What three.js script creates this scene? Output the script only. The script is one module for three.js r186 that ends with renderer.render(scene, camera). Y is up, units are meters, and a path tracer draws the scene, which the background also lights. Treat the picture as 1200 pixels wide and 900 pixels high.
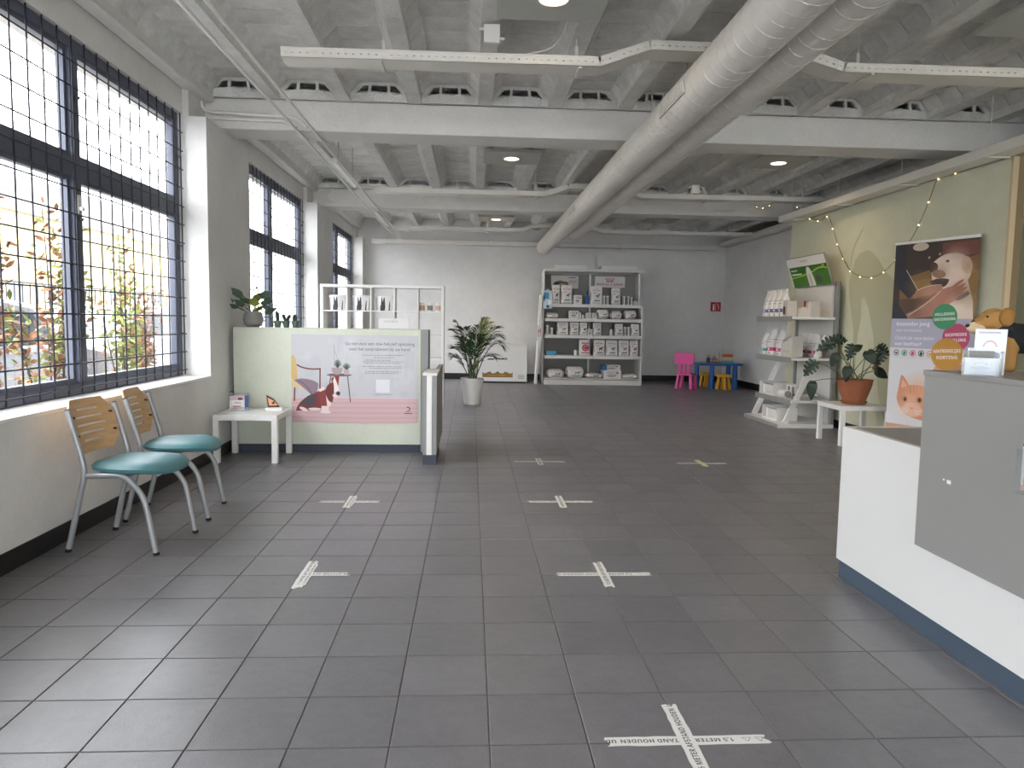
import * as THREE from 'three';
import { RoundedBoxGeometry } from 'three/addons/geometries/RoundedBoxGeometry.js';
import { mergeGeometries, mergeVertices, toCreasedNormals } from 'three/addons/utils/BufferGeometryUtils.js';
import { MarchingCubes } from 'three/addons/objects/MarchingCubes.js';

// ------------------------------------------------------------------ camera, sky, exposure
const scene = new THREE.Scene();
const renderer = new THREE.WebGLRenderer({ antialias: true });
renderer.toneMapping = THREE.LinearToneMapping;
renderer.toneMappingExposure = 4.3;
renderer.shadowMap.enabled = true;
const EYE = 1.2741, FOCAL = 862.87, YAW = 0.0572988, PITCH = 0.0848442, ROLL = 0.0158335;
const camera = new THREE.PerspectiveCamera(2 * Math.atan(450 / FOCAL) * 180 / Math.PI, 4 / 3, 0.05, 200);
camera.position.set(0, EYE, 0);
camera.rotation.order = 'YXZ';
camera.rotation.set(-PITCH, -YAW, ROLL);
camera.updateMatrixWorld(true);
scene.background = new THREE.Color(0.95, 0.98, 1.02);     // even overcast sky
scene.backgroundIntensity = 2.6;

// a pixel of the 1200 x 900 photograph gives a direction; the distance comes from the floor or from what a thing touches
const camQ = camera.quaternion;
function ray(px, py) { return new THREE.Vector3((px - 600) / FOCAL, -(py - 450) / FOCAL, -1).applyQuaternion(camQ); }
function atY(px, py, y = 0) { const d = ray(px, py), t = (y - EYE) / d.y; return new THREE.Vector3(d.x * t, y, d.z * t); }
function atZ(px, py, z) { const d = ray(px, py), t = z / d.z; return new THREE.Vector3(d.x * t, EYE + d.y * t, z); }
function atX(px, py, x) { const d = ray(px, py), t = x / d.x; return new THREE.Vector3(x, EYE + d.y * t, d.z * t); }

// ------------------------------------------------------------------ helpers
function rng(seed) { let a = seed >>> 0; return () => { a = (a + 0x6D2B79F5) | 0; let t = Math.imul(a ^ (a >>> 15), 1 | a); t = (t + Math.imul(t ^ (t >>> 7), 61 | t)) ^ t; return ((t ^ (t >>> 14)) >>> 0) / 4294967296; }; }
const taken = new Map();
function numbered(name) { const n = taken.get(name) ?? 0; taken.set(name, n + 1); return n ? name + '_' + String(n).padStart(3, '0') : name; }
function tag(o, label, category, group) { o.userData.label = label; o.userData.category = category; if (group) o.userData.group = group; return o; }
function thing(name, label, category, [x, y, z] = [0, 0, 0], turn = 0, group) {
  const o = new THREE.Group(); o.name = numbered(name); scene.add(o); o.position.set(x, y, z); o.rotation.y = turn;
  return tag(o, label, category, group);
}
function shadow(m) { m.castShadow = true; m.receiveShadow = true; return m; }
function plain(g) {
  let r = g.index ? g.toNonIndexed() : g;
  for (const k of Object.keys(r.attributes)) if (!['position', 'normal', 'uv'].includes(k)) r.deleteAttribute(k);
  if (!r.attributes.normal) r.computeVertexNormals();
  if (!r.attributes.uv) r.setAttribute('uv', new THREE.BufferAttribute(new Float32Array(r.attributes.position.count * 2), 2));
  return r;
}
function joined(gs) { gs = [gs].flat(Infinity); return gs.length === 1 ? gs[0] : mergeGeometries(gs.map(plain)); }
function metres(g, s = 1, ou = 0, ov = 0) {     // uv in metres from position and facing
  g = plain(g); const p = g.attributes.position, n = g.attributes.normal, uv = g.attributes.uv;
  for (let i = 0; i < p.count; i++) {
    const ax = Math.abs(n.getX(i)), ay = Math.abs(n.getY(i)), az = Math.abs(n.getZ(i));
    if (ay >= ax && ay >= az) uv.setXY(i, p.getX(i) * s + ou, p.getZ(i) * s + ov);
    else if (ax >= az) uv.setXY(i, p.getZ(i) * s + ou, p.getY(i) * s + ov);
    else uv.setXY(i, p.getX(i) * s + ou, p.getY(i) * s + ov);
  }
  return g;
}
function frontUV(g, x0, x1, y0, y1) {           // uv 0..1 over a front seen along z
  g = plain(g); const p = g.attributes.position, uv = g.attributes.uv;
  for (let i = 0; i < p.count; i++) uv.setXY(i, (p.getX(i) - x0) / (x1 - x0), (p.getY(i) - y0) / (y1 - y0));
  return g;
}
function obj(name, gs, m, parent) { const o = shadow(new THREE.Mesh(joined(gs), m)); if (parent) { o.name = name; parent.add(o); } else { o.name = numbered(name); scene.add(o); } return o; }
function struct(name, gs, m, parent = scene) { const o = shadow(new THREE.Mesh(joined(gs), m)); o.name = name; parent.add(o); if (parent === scene) o.userData.kind = 'structure'; return o; }
function structGroup(name) { const o = new THREE.Group(); o.name = name; o.userData.kind = 'structure'; scene.add(o); return o; }
function B(x0, x1, y0, y1, z0, z1, r = 0) {
  const w = Math.abs(x1 - x0), h = Math.abs(y1 - y0), d = Math.abs(z1 - z0), k = Math.min(r, w * 0.49, h * 0.49, d * 0.49);
  const g = k > 0 ? new RoundedBoxGeometry(w, h, d, 1, k) : new THREE.BoxGeometry(w, h, d);
  return metres(g.translate((x0 + x1) / 2, (y0 + y1) / 2, (z0 + z1) / 2));
}
const V = (x, y, z) => new THREE.Vector3(x, y, z);
function cyl(a, b, r0, r1 = r0, seg = 14) {
  const d = b.clone().sub(a), g = new THREE.CylinderGeometry(r1, r0, d.length(), seg, 1);
  g.applyQuaternion(new THREE.Quaternion().setFromUnitVectors(V(0, 1, 0), d.clone().normalize()));
  return plain(g.translate((a.x + b.x) / 2, (a.y + b.y) / 2, (a.z + b.z) / 2));
}
function tube(pts, r, seg = 8, steps, closed = false, tension = 0.5) { return plain(new THREE.TubeGeometry(new THREE.CatmullRomCurve3(pts, closed, 'catmullrom', tension), steps ?? pts.length * 6, r, seg, closed)); }
function bent(pts, r, rad = 0.04, seg = 10) {   // a pipe with straight runs and rounded bends
  const path = new THREE.CurvePath();
  let prev = pts[0];
  for (let i = 1; i < pts.length - 1; i++) {
    const p = pts[i], a = pts[i - 1].clone().sub(p), b = pts[i + 1].clone().sub(p), k = Math.min(rad, a.length() * 0.45, b.length() * 0.45);
    const s = p.clone().add(a.setLength(k)), e = p.clone().add(b.setLength(k));
    path.add(new THREE.LineCurve3(prev, s)); path.add(new THREE.QuadraticBezierCurve3(s, p, e)); prev = e;
  }
  path.add(new THREE.LineCurve3(prev, pts.at(-1)));
  const out = [];
  for (const c of path.curves) out.push(...c.getPoints(c.isLineCurve3 ? 1 : 6).slice(out.length ? 1 : 0));
  const poly = new THREE.CurvePath(); for (let i = 1; i < out.length; i++) poly.add(new THREE.LineCurve3(out[i - 1], out[i]));
  return sweep(out, r, seg);
}
function sweep(pts, r, seg = 8) {               // round bar through points, ends closed
  const pos = [], idx = []; let up = V(0.31, 0.9, 0.2).normalize(); const n = pts.length;
  for (let i = 0; i < n; i++) {
    const t = pts[Math.min(n - 1, i + 1)].clone().sub(pts[Math.max(0, i - 1)]).normalize();
    const s = t.clone().cross(up); if (s.lengthSq() < 1e-6) s.set(1, 0, 0); s.normalize(); up = s.clone().cross(t).normalize();
    const rr = typeof r === 'function' ? r(i / (n - 1)) : r;
    for (let k = 0; k < seg; k++) { const a = k / seg * 2 * Math.PI, q = pts[i].clone().addScaledVector(s, Math.cos(a) * rr).addScaledVector(up, Math.sin(a) * rr); pos.push(q.x, q.y, q.z); }
  }
  for (let i = 0; i < n - 1; i++) for (let k = 0; k < seg; k++) { const a = i * seg + k, b = i * seg + (k + 1) % seg; idx.push(a, b, a + seg, b, b + seg, a + seg); }
  const c0 = pos.length / 3; pos.push(pts[0].x, pts[0].y, pts[0].z, pts[n - 1].x, pts[n - 1].y, pts[n - 1].z);
  for (let k = 0; k < seg; k++) { idx.push(c0, (k + 1) % seg, k, c0 + 1, (n - 1) * seg + k, (n - 1) * seg + (k + 1) % seg); }
  const g = new THREE.BufferGeometry(); g.setAttribute('position', new THREE.Float32BufferAttribute(pos, 3)); g.setIndex(idx);
  return plain(toCreasedNormals(g, 0.9));
}
function lathe(pts, seg = 28) { return plain(toCreasedNormals(new THREE.LatheGeometry(pts.map(([r, y]) => new THREE.Vector2(r, y)), seg), 0.6)); }
function shape(pts) { return new THREE.Shape(pts.map(([x, y]) => new THREE.Vector2(x, y))); }
function extrude(sh, depth, bevel = 0, curve = 8) { return plain(new THREE.ExtrudeGeometry(sh, { depth, bevelEnabled: bevel > 0, bevelThickness: bevel, bevelSize: bevel, bevelSegments: 2, curveSegments: curve })); }
function roundRect(x, y, w, h, r) {
  const s = new THREE.Shape(); s.moveTo(x + r, y); s.lineTo(x + w - r, y); s.absarc(x + w - r, y + r, r, -Math.PI / 2, 0); s.lineTo(x + w, y + h - r); s.absarc(x + w - r, y + h - r, r, 0, Math.PI / 2);
  s.lineTo(x + r, y + h); s.absarc(x + r, y + h - r, r, Math.PI / 2, Math.PI); s.lineTo(x, y + r); s.absarc(x + r, y + r, r, Math.PI, 1.5 * Math.PI); return s;
}
function place(g, x, y, z, ry = 0, rx = 0, rz = 0) { return g.applyMatrix4(new THREE.Matrix4().compose(V(x, y, z), new THREE.Quaternion().setFromEuler(new THREE.Euler(rx, ry, rz, 'YXZ')), V(1, 1, 1))); }
const ordinal = ['first', 'second', 'third', 'fourth', 'fifth', 'sixth', 'seventh', 'eighth', 'ninth', 'tenth', 'eleventh', 'twelfth', 'thirteenth', 'fourteenth'];

// ------------------------------------------------------------------ textures and materials
function noise(seed, size, cells) {             // tileable value noise, 0..1
  const r = rng(seed), g = Float32Array.from({ length: cells * cells }, r), out = new Float32Array(size * size);
  for (let y = 0; y < size; y++) for (let x = 0; x < size; x++) {
    const fx = x / size * cells, fy = y / size * cells, x0 = Math.floor(fx), y0 = Math.floor(fy); let u = fx - x0, v = fy - y0; u = u * u * (3 - 2 * u); v = v * v * (3 - 2 * v);
    const x1 = (x0 + 1) % cells, y1 = (y0 + 1) % cells;
    out[y * size + x] = (g[y0 * cells + x0] * (1 - u) + g[y0 * cells + x1] * u) * (1 - v) + (g[y1 * cells + x0] * (1 - u) + g[y1 * cells + x1] * u) * v;
  }
  return out;
}
function noiseTex(seed, layers, lo, hi, { size = 512, srgb = false, span = 1, tint = [1, 1, 1], gain = 1 } = {}) {
  const acc = new Float32Array(size * size); let sum = 0;
  layers.forEach(([cells, w], i) => { const n = noise(seed * 31 + i, size, cells); sum += w; for (let k = 0; k < acc.length; k++) acc[k] += n[k] * w; });
  const d = new Uint8Array(size * size * 4);
  for (let k = 0; k < acc.length; k++) { const a = Math.min(1, Math.max(0, (acc[k] / sum - 0.5) * gain + 0.5)), v = (lo + (hi - lo) * a) * 255; d[k * 4] = v * tint[0]; d[k * 4 + 1] = v * tint[1]; d[k * 4 + 2] = v * tint[2]; d[k * 4 + 3] = 255; }
  const t = new THREE.DataTexture(d, size, size); t.wrapS = t.wrapT = THREE.RepeatWrapping; t.magFilter = THREE.LinearFilter; t.minFilter = THREE.LinearMipmapLinearFilter; t.generateMipmaps = true;
  if (srgb) t.colorSpace = THREE.SRGBColorSpace; t.repeat.set(1 / span, 1 / span); t.needsUpdate = true; return t;
}
function canvasTex(w, h, draw) {
  const c = document.createElement('canvas'); c.width = w; c.height = h; const x = c.getContext('2d'); draw(x, w, h);
  const t = new THREE.CanvasTexture(c); t.colorSpace = THREE.SRGBColorSpace; t.anisotropy = 8; return t;
}
const std = (color, roughness = 0.6, more = {}) => new THREE.MeshStandardMaterial({ color, roughness, ...more });
const T = {
  plaster: noiseTex(1, [[6, 1], [24, .7], [128, .6]], 0.93, 1.0, { srgb: true, span: 2.4 }),
  plasterBump: noiseTex(2, [[40, .5], [128, 1], [256, .6]], 0, 1, { span: 1.2 }),
  concrete: noiseTex(3, [[5, 1], [16, 1], [64, .7], [256, .8]], 0.86, 1.0, { srgb: true, span: 1.6, gain: 1.4 }),
  concreteBump: noiseTex(4, [[32, .5], [96, 1], [256, 1.2]], 0, 1, { span: 1.1, gain: 1.4 }),
  tile: noiseTex(5, [[4, 1], [30, .6], [256, 1]], 0.86, 1.0, { srgb: true, span: 0.9, gain: 1.3 }),
  tileRough: noiseTex(6, [[5, 1], [40, .6], [256, .5]], 0.72, 1.0, { span: 1.1 }),
  tileBump: noiseTex(7, [[128, 1], [256, 1]], 0, 1, { span: 0.5 }),
  wood: (() => { const n = 256, d = new Uint8Array(n * n * 4), a = noise(61, n, 6), b = noise(62, n, 64); for (let y = 0; y < n; y++) for (let x = 0; x < n; x++) { const g = 0.93 + 0.05 * Math.sin((y / n * 26 + a[y * n + x] * 2) * 2) * 0.5 + 0.05 * (b[y * n + (x >> 4)] - 0.5), k = (y * n + x) * 4; d[k] = 255 * g; d[k + 1] = 250 * g; d[k + 2] = 244 * g; d[k + 3] = 255; } const t = new THREE.DataTexture(d, n, n); t.wrapS = t.wrapT = THREE.RepeatWrapping; t.magFilter = THREE.LinearFilter; t.colorSpace = THREE.SRGBColorSpace; t.repeat.set(2.5, 2.5); t.needsUpdate = true; return t; })(),
  fabric: noiseTex(8, [[64, .6], [256, 1]], 0, 1, { span: 0.2 }),
};
const M = {
  wall: std('#e9e8e6', 0.9, { map: T.plaster, bumpMap: T.plasterBump, bumpScale: 0.0012 }),
  concrete: std('#efeeea', 0.95, { map: T.concrete, bumpMap: T.concreteBump, bumpScale: 0.005 }),
  concreteB: std('#e9e8e4', 0.95, { map: T.concrete, bumpMap: T.concreteBump, bumpScale: 0.006 }),
  beam: std('#e8e6e2', 0.9, { map: T.plaster, bumpMap: T.concreteBump, bumpScale: 0.002 }),
  greenWall: std('#d7d7bf', 0.85, { map: T.plaster, bumpMap: T.plasterBump, bumpScale: 0.001 }),
  silhouette: std('#b3b08b', 0.9),
  greenPanel: std('#d8dccb', 0.6, { map: T.plaster }),
  skirting: std('#1d1d20', 0.5),
  grout: std('#85827f', 0.95, { map: T.concrete }),
  tiles: ['#7a787c', '#777579', '#7d7b7f'].map((c) => new THREE.MeshPhysicalMaterial({ color: c, roughness: 0.38, ior: 1.55, map: T.tile, roughnessMap: T.tileRough, bumpMap: T.tileBump, bumpScale: 0.0004 })),
  frame: std('#585d6e', 0.45), wire: std('#2f3138', 0.5, { metalness: 0.4 }),
  glass: new THREE.MeshPhysicalMaterial({ color: '#ffffff', roughness: 0.02, transmission: 1, thickness: 0, ior: 1.45 }),
  white: std('#eeedea', 0.45), laminate: std('#d8d8d6', 0.4), whiteSatin: std('#efeeec', 0.3), whiteMetal: std('#e6e4df', 0.4), trayMetal: std('#e4e0d8', 0.45, { metalness: 0.1 }),
  duct: std('#e2ded8', 0.42, { map: T.plaster }), steel: std('#b4b2ae', 0.35, { metalness: 0.7 }), zinc: std('#a9a8a4', 0.4, { metalness: 0.6 }),
  gray: std('#8b8a88', 0.45), grayTop: std('#8a8886', 0.35), edgeGray: std('#8f908f', 0.5), dark: std('#26262a', 0.6), black: std('#131316', 0.6), slate: std('#3c4350', 0.6),
  plinthBlue: std('#42505f', 0.55), tube: std('#a3a6a8', 0.4, { metalness: 0.35 }), rubber: std('#17171a', 0.8),
  ply: std('#dcb78c', 0.5, { map: T.wood }), plyEdge: std('#9d754b', 0.6), vinyl: std('#4b7b82', 0.42, { bumpMap: T.fabric, bumpScale: 0.0003 }),
  terracotta: std('#a56545', 0.8, { map: T.concrete }), soil: std('#3a2a20', 1), leafDark: std('#27392b', 0.45, { side: THREE.DoubleSide }), leafPalm: std('#33502c', 0.5, { side: THREE.DoubleSide }), leafLime: std('#8f9a45', 0.55, { side: THREE.DoubleSide }),
  leafGray: std('#5c7060', 0.6, { side: THREE.DoubleSide }), stem: std('#62703f', 0.7), stone: std('#9b9a97', 0.9, { map: T.concrete }), pink: std('#e2549c', 0.35), blue: std('#2264b5', 0.35), yellow: std('#f0b429', 0.35),
  woodTrim: std('#cdb996', 0.6), brass: std('#b0883c', 0.4, { metalness: 0.3 }),
};

// ------------------------------------------------------------------ the room: floor
const WX = -2.27, FX = 7.2, ZB = -16.1, ZF = 6.2;            // left wall, far right wall, back wall, wall behind the camera
const LIN = 3.0, SILL = 0.75, BAY = 4.57, BEAM_Y = 2.977, RIB_Y = 3.25, CROWN = 3.42, SLAB = 3.47;
{
  const floor = structGroup('floor');
  struct('grout_bed', B(-2.7, FX + 0.3, -0.25, -0.004, ZB - 0.3, ZF + 0.3), M.grout, floor);
  const t = 0.3, gx0 = -5.76051 * t, gz0 = -7.0658 * t, all = [];
  const tileGeo = (ou, ov) => {
    const a = t / 2 - 0.0022, c = a - 0.0018, y0 = -0.01, y1 = -0.0012, y2 = 0, q = [], P = (x, y, z) => [x, y, z];
    const quad = (A, Bq, C, D) => q.push(...A, ...Bq, ...C, ...A, ...C, ...D);
    quad(P(-c, y2, c), P(c, y2, c), P(c, y2, -c), P(-c, y2, -c));
    const e = [[-1, 1], [1, 1], [1, -1], [-1, -1]];
    for (let i = 0; i < 4; i++) { const [sx, sz] = e[i], [tx, tz] = e[(i + 1) % 4]; quad(P(sx * a, y1, sz * a), P(tx * a, y1, tz * a), P(tx * c, y2, tz * c), P(sx * c, y2, sz * c)); quad(P(sx * a, y0, sz * a), P(tx * a, y0, tz * a), P(tx * a, y1, tz * a), P(sx * a, y1, sz * a)); }
    const g = new THREE.BufferGeometry(); g.setAttribute('position', new THREE.Float32BufferAttribute(q, 3)); g.computeVertexNormals(); return metres(g, 1, ou, ov);
  };
  const variants = [0, 1, 2, 3, 4, 5].map((i) => tileGeo(i * 0.37, i * 0.23)), r = rng(11), v = V(0, 0, 0);
  for (let i = -2; gx0 + i * t < FX; i++) for (let j = -28; gz0 - j * t > ZB - 0.1; j++) {
    const x = gx0 + (i + 0.5) * t, z = gz0 - (j + 0.5) * t; if (x < WX - 0.3 || z > ZF) continue;
    v.set(x, 0, z).project(camera); const seen = z < -1.6 && Math.abs(v.x) < 1.08 && Math.abs(v.y) < 1.12 && !(x > 2.0 && z > -3.9) && x < 5.4 && x > WX - 0.2;
    all.push({ x, z, seen, d: Math.hypot(x, z), k: Math.floor(r() * 6), m: Math.floor(r() * 3), dy: (r() - 0.5) * 0.0006, tx: (r() - 0.5) * 0.003, tz: (r() - 0.5) * 0.003 });
  }
  const near = all.filter((q) => q.seen).sort((a, b) => a.d - b.d).slice(0, 300), set = new Set(near), rest = [[], [], []];
  for (const q of all) {
    if (set.has(q)) { const o = shadow(new THREE.Mesh(variants[q.k], M.tiles[q.m])); o.name = 'tile'; o.position.set(q.x, q.dy, q.z); o.rotation.set(q.tx, 0, q.tz); floor.add(o); }
    else rest[q.m].push(place(variants[q.k].clone(), q.x, q.dy, q.z, 0, q.tx, q.tz));
  }
  const far = new THREE.Group(); far.name = 'far_tiles'; far.userData.kind = 'stuff'; floor.add(far);
  rest.forEach((gs, i) => { const o = obj('tile_field', gs, M.tiles[i], far); o.userData.kind = 'stuff'; });
}

// ------------------------------------------------------------------ the ceiling: beams, ribs, vaults of hollow blocks
const ceiling = structGroup('ceiling');
{
  struct('roof_slab', B(-2.85, FX + 0.3, SLAB, SLAB + 0.3, ZB - 0.4, ZF + 0.4), M.concreteB, ceiling);
  const beams = []; for (let k = -2; k <= 2; k++) { const z = -7.0 - BAY * k; beams.push(z); struct('beam', B(-2.43, FX + 0.25, BEAM_Y, RIB_Y, z - 0.395, z, 0.008), M.beam, ceiling); }
  const cells = [-2.14, -1.495, -0.855, -0.21, 0.435, 1.08, 1.72, 2.26, 2.80, 3.43, 4.055, 4.69, 5.33, 5.97, 6.61, 7.25], ribs = [];
  for (let i = 1; i < cells.length; i++) ribs.push((cells[i - 1] + cells[i]) / 2);
  const spans = cells.map((c, i) => [i ? ribs[i - 1] + 0.066 : -2.335, i < ribs.length ? ribs[i] - 0.066 : FX + 0.2]).slice(0, -1);
  const profile = (w, lo) => [[0, lo], [0.003, lo + 0.04], [0.02, lo + 0.058], [0.075, CROWN - 0.01], [0.095, CROWN], [w - 0.095, CROWN], [w - 0.075, CROWN - 0.01], [w - 0.02, lo + 0.058], [w - 0.003, lo + 0.04], [w, lo], [w, SLAB - 0.004], [0, SLAB - 0.004]];
  const LO = 3.285;
  const blockGeo = spans.map(([a, b], i) => [0.2445, 0.245].map((len, k) => metres(extrude(shape(profile(b - a, i ? LO : LO - 0.02)), len), 1, i * 0.7 + k * 0.5, k * 0.4)));
  const r = rng(21);
  for (let k = -3; k <= 2; k++) {                                     // bays, each between two beams
    const zn = k === -3 ? ZF + 0.1 : -7.0 - BAY * (k - 1) - 0.395, zf = -7.0 - BAY * k, visible = k >= 0;
    for (const rx of ribs) { struct('rib', B(rx - 0.066, rx + 0.066, RIB_Y, SLAB - 0.002, zf + 0.002, zn - 0.002, 0.006), M.concrete, ceiling); }
    spans.forEach(([a, b], i) => {
      const n = Math.floor((zn - zf - 0.05) / 0.252), vault = new THREE.Group(); vault.name = 'vault'; ceiling.add(vault);
      const bulk = [];
      for (let j = 0; j < n; j++) {
        const z = zf + 0.045 + j * 0.252, one = k === 0 && z < -4.3 && a < 6.0, y = (r() - 0.5) * 0.003;
        if (one) { const o = shadow(new THREE.Mesh(blockGeo[i][j % 2], (i + j) % 3 ? M.concrete : M.concreteB)); o.name = 'vault_block'; o.position.set(a, y, z); vault.add(o); }
        else bulk.push(blockGeo[i][j % 2].clone().translate(a, y, z));
      }
      if (bulk.length) obj('vault_blocks', bulk, M.concrete, vault).userData.kind = 'stuff';
      // the end of the vault over the beam, with the three open cells of the hollow blocks
      const w = b - a, s = shape([[0, RIB_Y + 0.002], [w, RIB_Y + 0.002], [w, SLAB - 0.004], [0, SLAB - 0.004]]), c = w / 2, y0 = 3.335, y1 = 3.395;
      if (visible) for (const h of [[[c - 0.075, y0], [c + 0.075, y0], [c + 0.07, y1], [c - 0.07, y1]], [[c - 0.205, y0 - 0.01], [c - 0.1, y0], [c - 0.095, y1], [c - 0.15, y1 - 0.006]], [[c + 0.205, y0 - 0.01], [c + 0.1, y0], [c + 0.095, y1], [c + 0.15, y1 - 0.006]]]) s.holes.push(new THREE.Path(h.map(([x, y]) => new THREE.Vector2(x, y))));
      struct('vault_end', metres(extrude(s, 0.03).translate(a, 0, zf + 0.004)), M.concrete, ceiling);
      struct('vault_stop', B(a, b, RIB_Y + 0.002, SLAB - 0.002, zn + 0.004, zn + 0.03), M.concrete, ceiling);
    });
  }
}

// ------------------------------------------------------------------ left wall with its windows
const piers = [], openings = [];                                       // [z far, z near]
for (let k = -3; k <= 2; k++) { const zFar = -6.58 - BAY * k + 0.0, pFar = zFar - 1.21; piers.push([Math.max(pFar, ZB - 0.3), zFar]); openings.push([zFar, zFar + BAY - 1.21]); }
{
  const w = structGroup('wall_left');
  struct('sill_wall', B(-2.62, WX, -0.02, SILL - 0.012, ZB - 0.3, ZF + 0.3), M.wall, w);
  for (const [a, b] of piers) { if (b > ZF + 0.4) continue; struct('pier', B(-2.62, WX, SILL - 0.012, 2.97, a, Math.min(b, ZF + 0.3)), M.wall, w); struct('column_head', B(-2.62, -2.42, 2.97, SLAB, a + 0.08, Math.min(b, ZF + 0.3) - 0.02, 0.005), M.beam, w); }
  struct('lintel', B(-2.80, -2.475, LIN - 0.005, SLAB, ZB - 0.3, ZF + 0.3), M.beam, w);
  for (let k = -3; k <= 2; k++) { const zn = Math.min(ZF + 0.1, -7.0 - BAY * (k - 1) - 0.395), zf = -7.0 - BAY * k; struct('edge_beam', B(-2.47, -2.335, 3.19, SLAB - 0.002, zf + 0.003, zn - 0.003, 0.03), M.beam, w); }
  struct('baseboard_left', B(WX, WX + 0.012, 0.001, 0.105, ZB + 0.02, ZF, 0.002), M.skirting);
}
function buildWindow(n, [zf, zn], label) {
  const o = structGroup('window_' + n), x0 = -2.575, x1 = -2.505, F = M.frame, y0 = SILL + 0.012, y1 = LIN - 0.008, zm = (zf + zn) / 2, yt = 2.15, a = zf + 0.004, b = zn - 0.004;
  obj('window_sill', B(-2.56, WX + 0.012, SILL - 0.012, SILL + 0.01, zf + 0.002, zn - 0.002, 0.004), M.white, o);
  for (const z of [a, b - 0.07]) obj('jamb', B(x0, x1, y0, y1, z, z + 0.07, 0.006), F, o);
  obj('head_rail', B(x0, x1, y1 - 0.07, y1, a + 0.07, b - 0.07, 0.006), F, o);
  obj('bottom_rail', B(x0, x1, y0, y0 + 0.075, a + 0.07, b - 0.07, 0.006), F, o);
  obj('mullion', B(x0 - 0.005, x1 + 0.012, y0 + 0.075, y1 - 0.07, zm - 0.05, zm + 0.05, 0.008), F, o);
  for (const [za, zb] of [[a + 0.07, zm - 0.05], [zm + 0.05, b - 0.07]]) {
    obj('transom', B(x0, x1 + 0.006, yt - 0.01, yt + 0.105, za, zb, 0.006), F, o);
    for (const [ya, yb] of [[y0 + 0.075, yt - 0.01], [yt + 0.105, y1 - 0.07]]) {
      obj('sash', [B(x0 + 0.012, x1 - 0.012, ya, ya + 0.03, za, zb), B(x0 + 0.012, x1 - 0.012, yb - 0.03, yb, za, zb), B(x0 + 0.012, x1 - 0.012, ya + 0.03, yb - 0.03, za, za + 0.03), B(x0 + 0.012, x1 - 0.012, ya + 0.03, yb - 0.03, zb - 0.03, zb)], F, o);
      const g = new THREE.PlaneGeometry(zb - za - 0.06, yb - ya - 0.06); g.rotateY(Math.PI / 2).translate(-2.54, (ya + yb) / 2, (za + zb) / 2); obj('pane', g, M.glass, o);
    }
  }
  obj('window_handle', [B(x1 + 0.01, x1 + 0.022, 1.9, 2.03, zm - 0.018, zm + 0.018, 0.004), B(x1 + 0.02, x1 + 0.045, 1.93, 1.955, zm - 0.012, zm + 0.012, 0.004)], M.white, o);
  const gr = thing('window_grille', label, 'grille', [-2.472, y0 + 0.01, zm], 0, 'welded wire window grilles'), L = (zn - zf) / 2 - 0.012, H = y1 - y0 - 0.02, s = 0.155;
  const vb = cyl(V(0, 0, 0), V(0, H, 0), 0.0052, 0.0052, 6), hb = cyl(V(0, 0, -L), V(0, 0, L), 0.0052, 0.0052, 6);
  const wireAt = (g, name, x, y, z) => { const m = shadow(new THREE.Mesh(g, M.wire)); m.name = name; m.position.set(x, y, z); gr.add(m); };
  for (let z = -L + 0.03; z < L; z += s) wireAt(vb, 'upright_wire', 0, 0, z);
  for (let y = 0.04; y < H; y += s) wireAt(hb, 'cross_wire', 0.006, y, 0);
  for (const z of [-L * 0.98, 0, L * 0.98]) for (const y of [H * 0.16, H * 0.5, H * 0.84]) obj('bracket', B(-0.034, 0.004, y - 0.008, y + 0.008, z - 0.01, z + 0.01), M.wire, gr);
}
buildWindow(1, openings[3], 'wire mesh grille on the window above the two teal chairs');
buildWindow(2, openings[4], 'wire mesh grille on the window behind the potted cacti');
buildWindow(3, openings[5], 'wire mesh grille on the window beside the white cube shelf');
buildWindow(4, openings[2], 'wire mesh grille on the window nearest the reception counter');
buildWindow(5, openings[1], 'wire mesh grille on the window next to the entrance wall');

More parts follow.
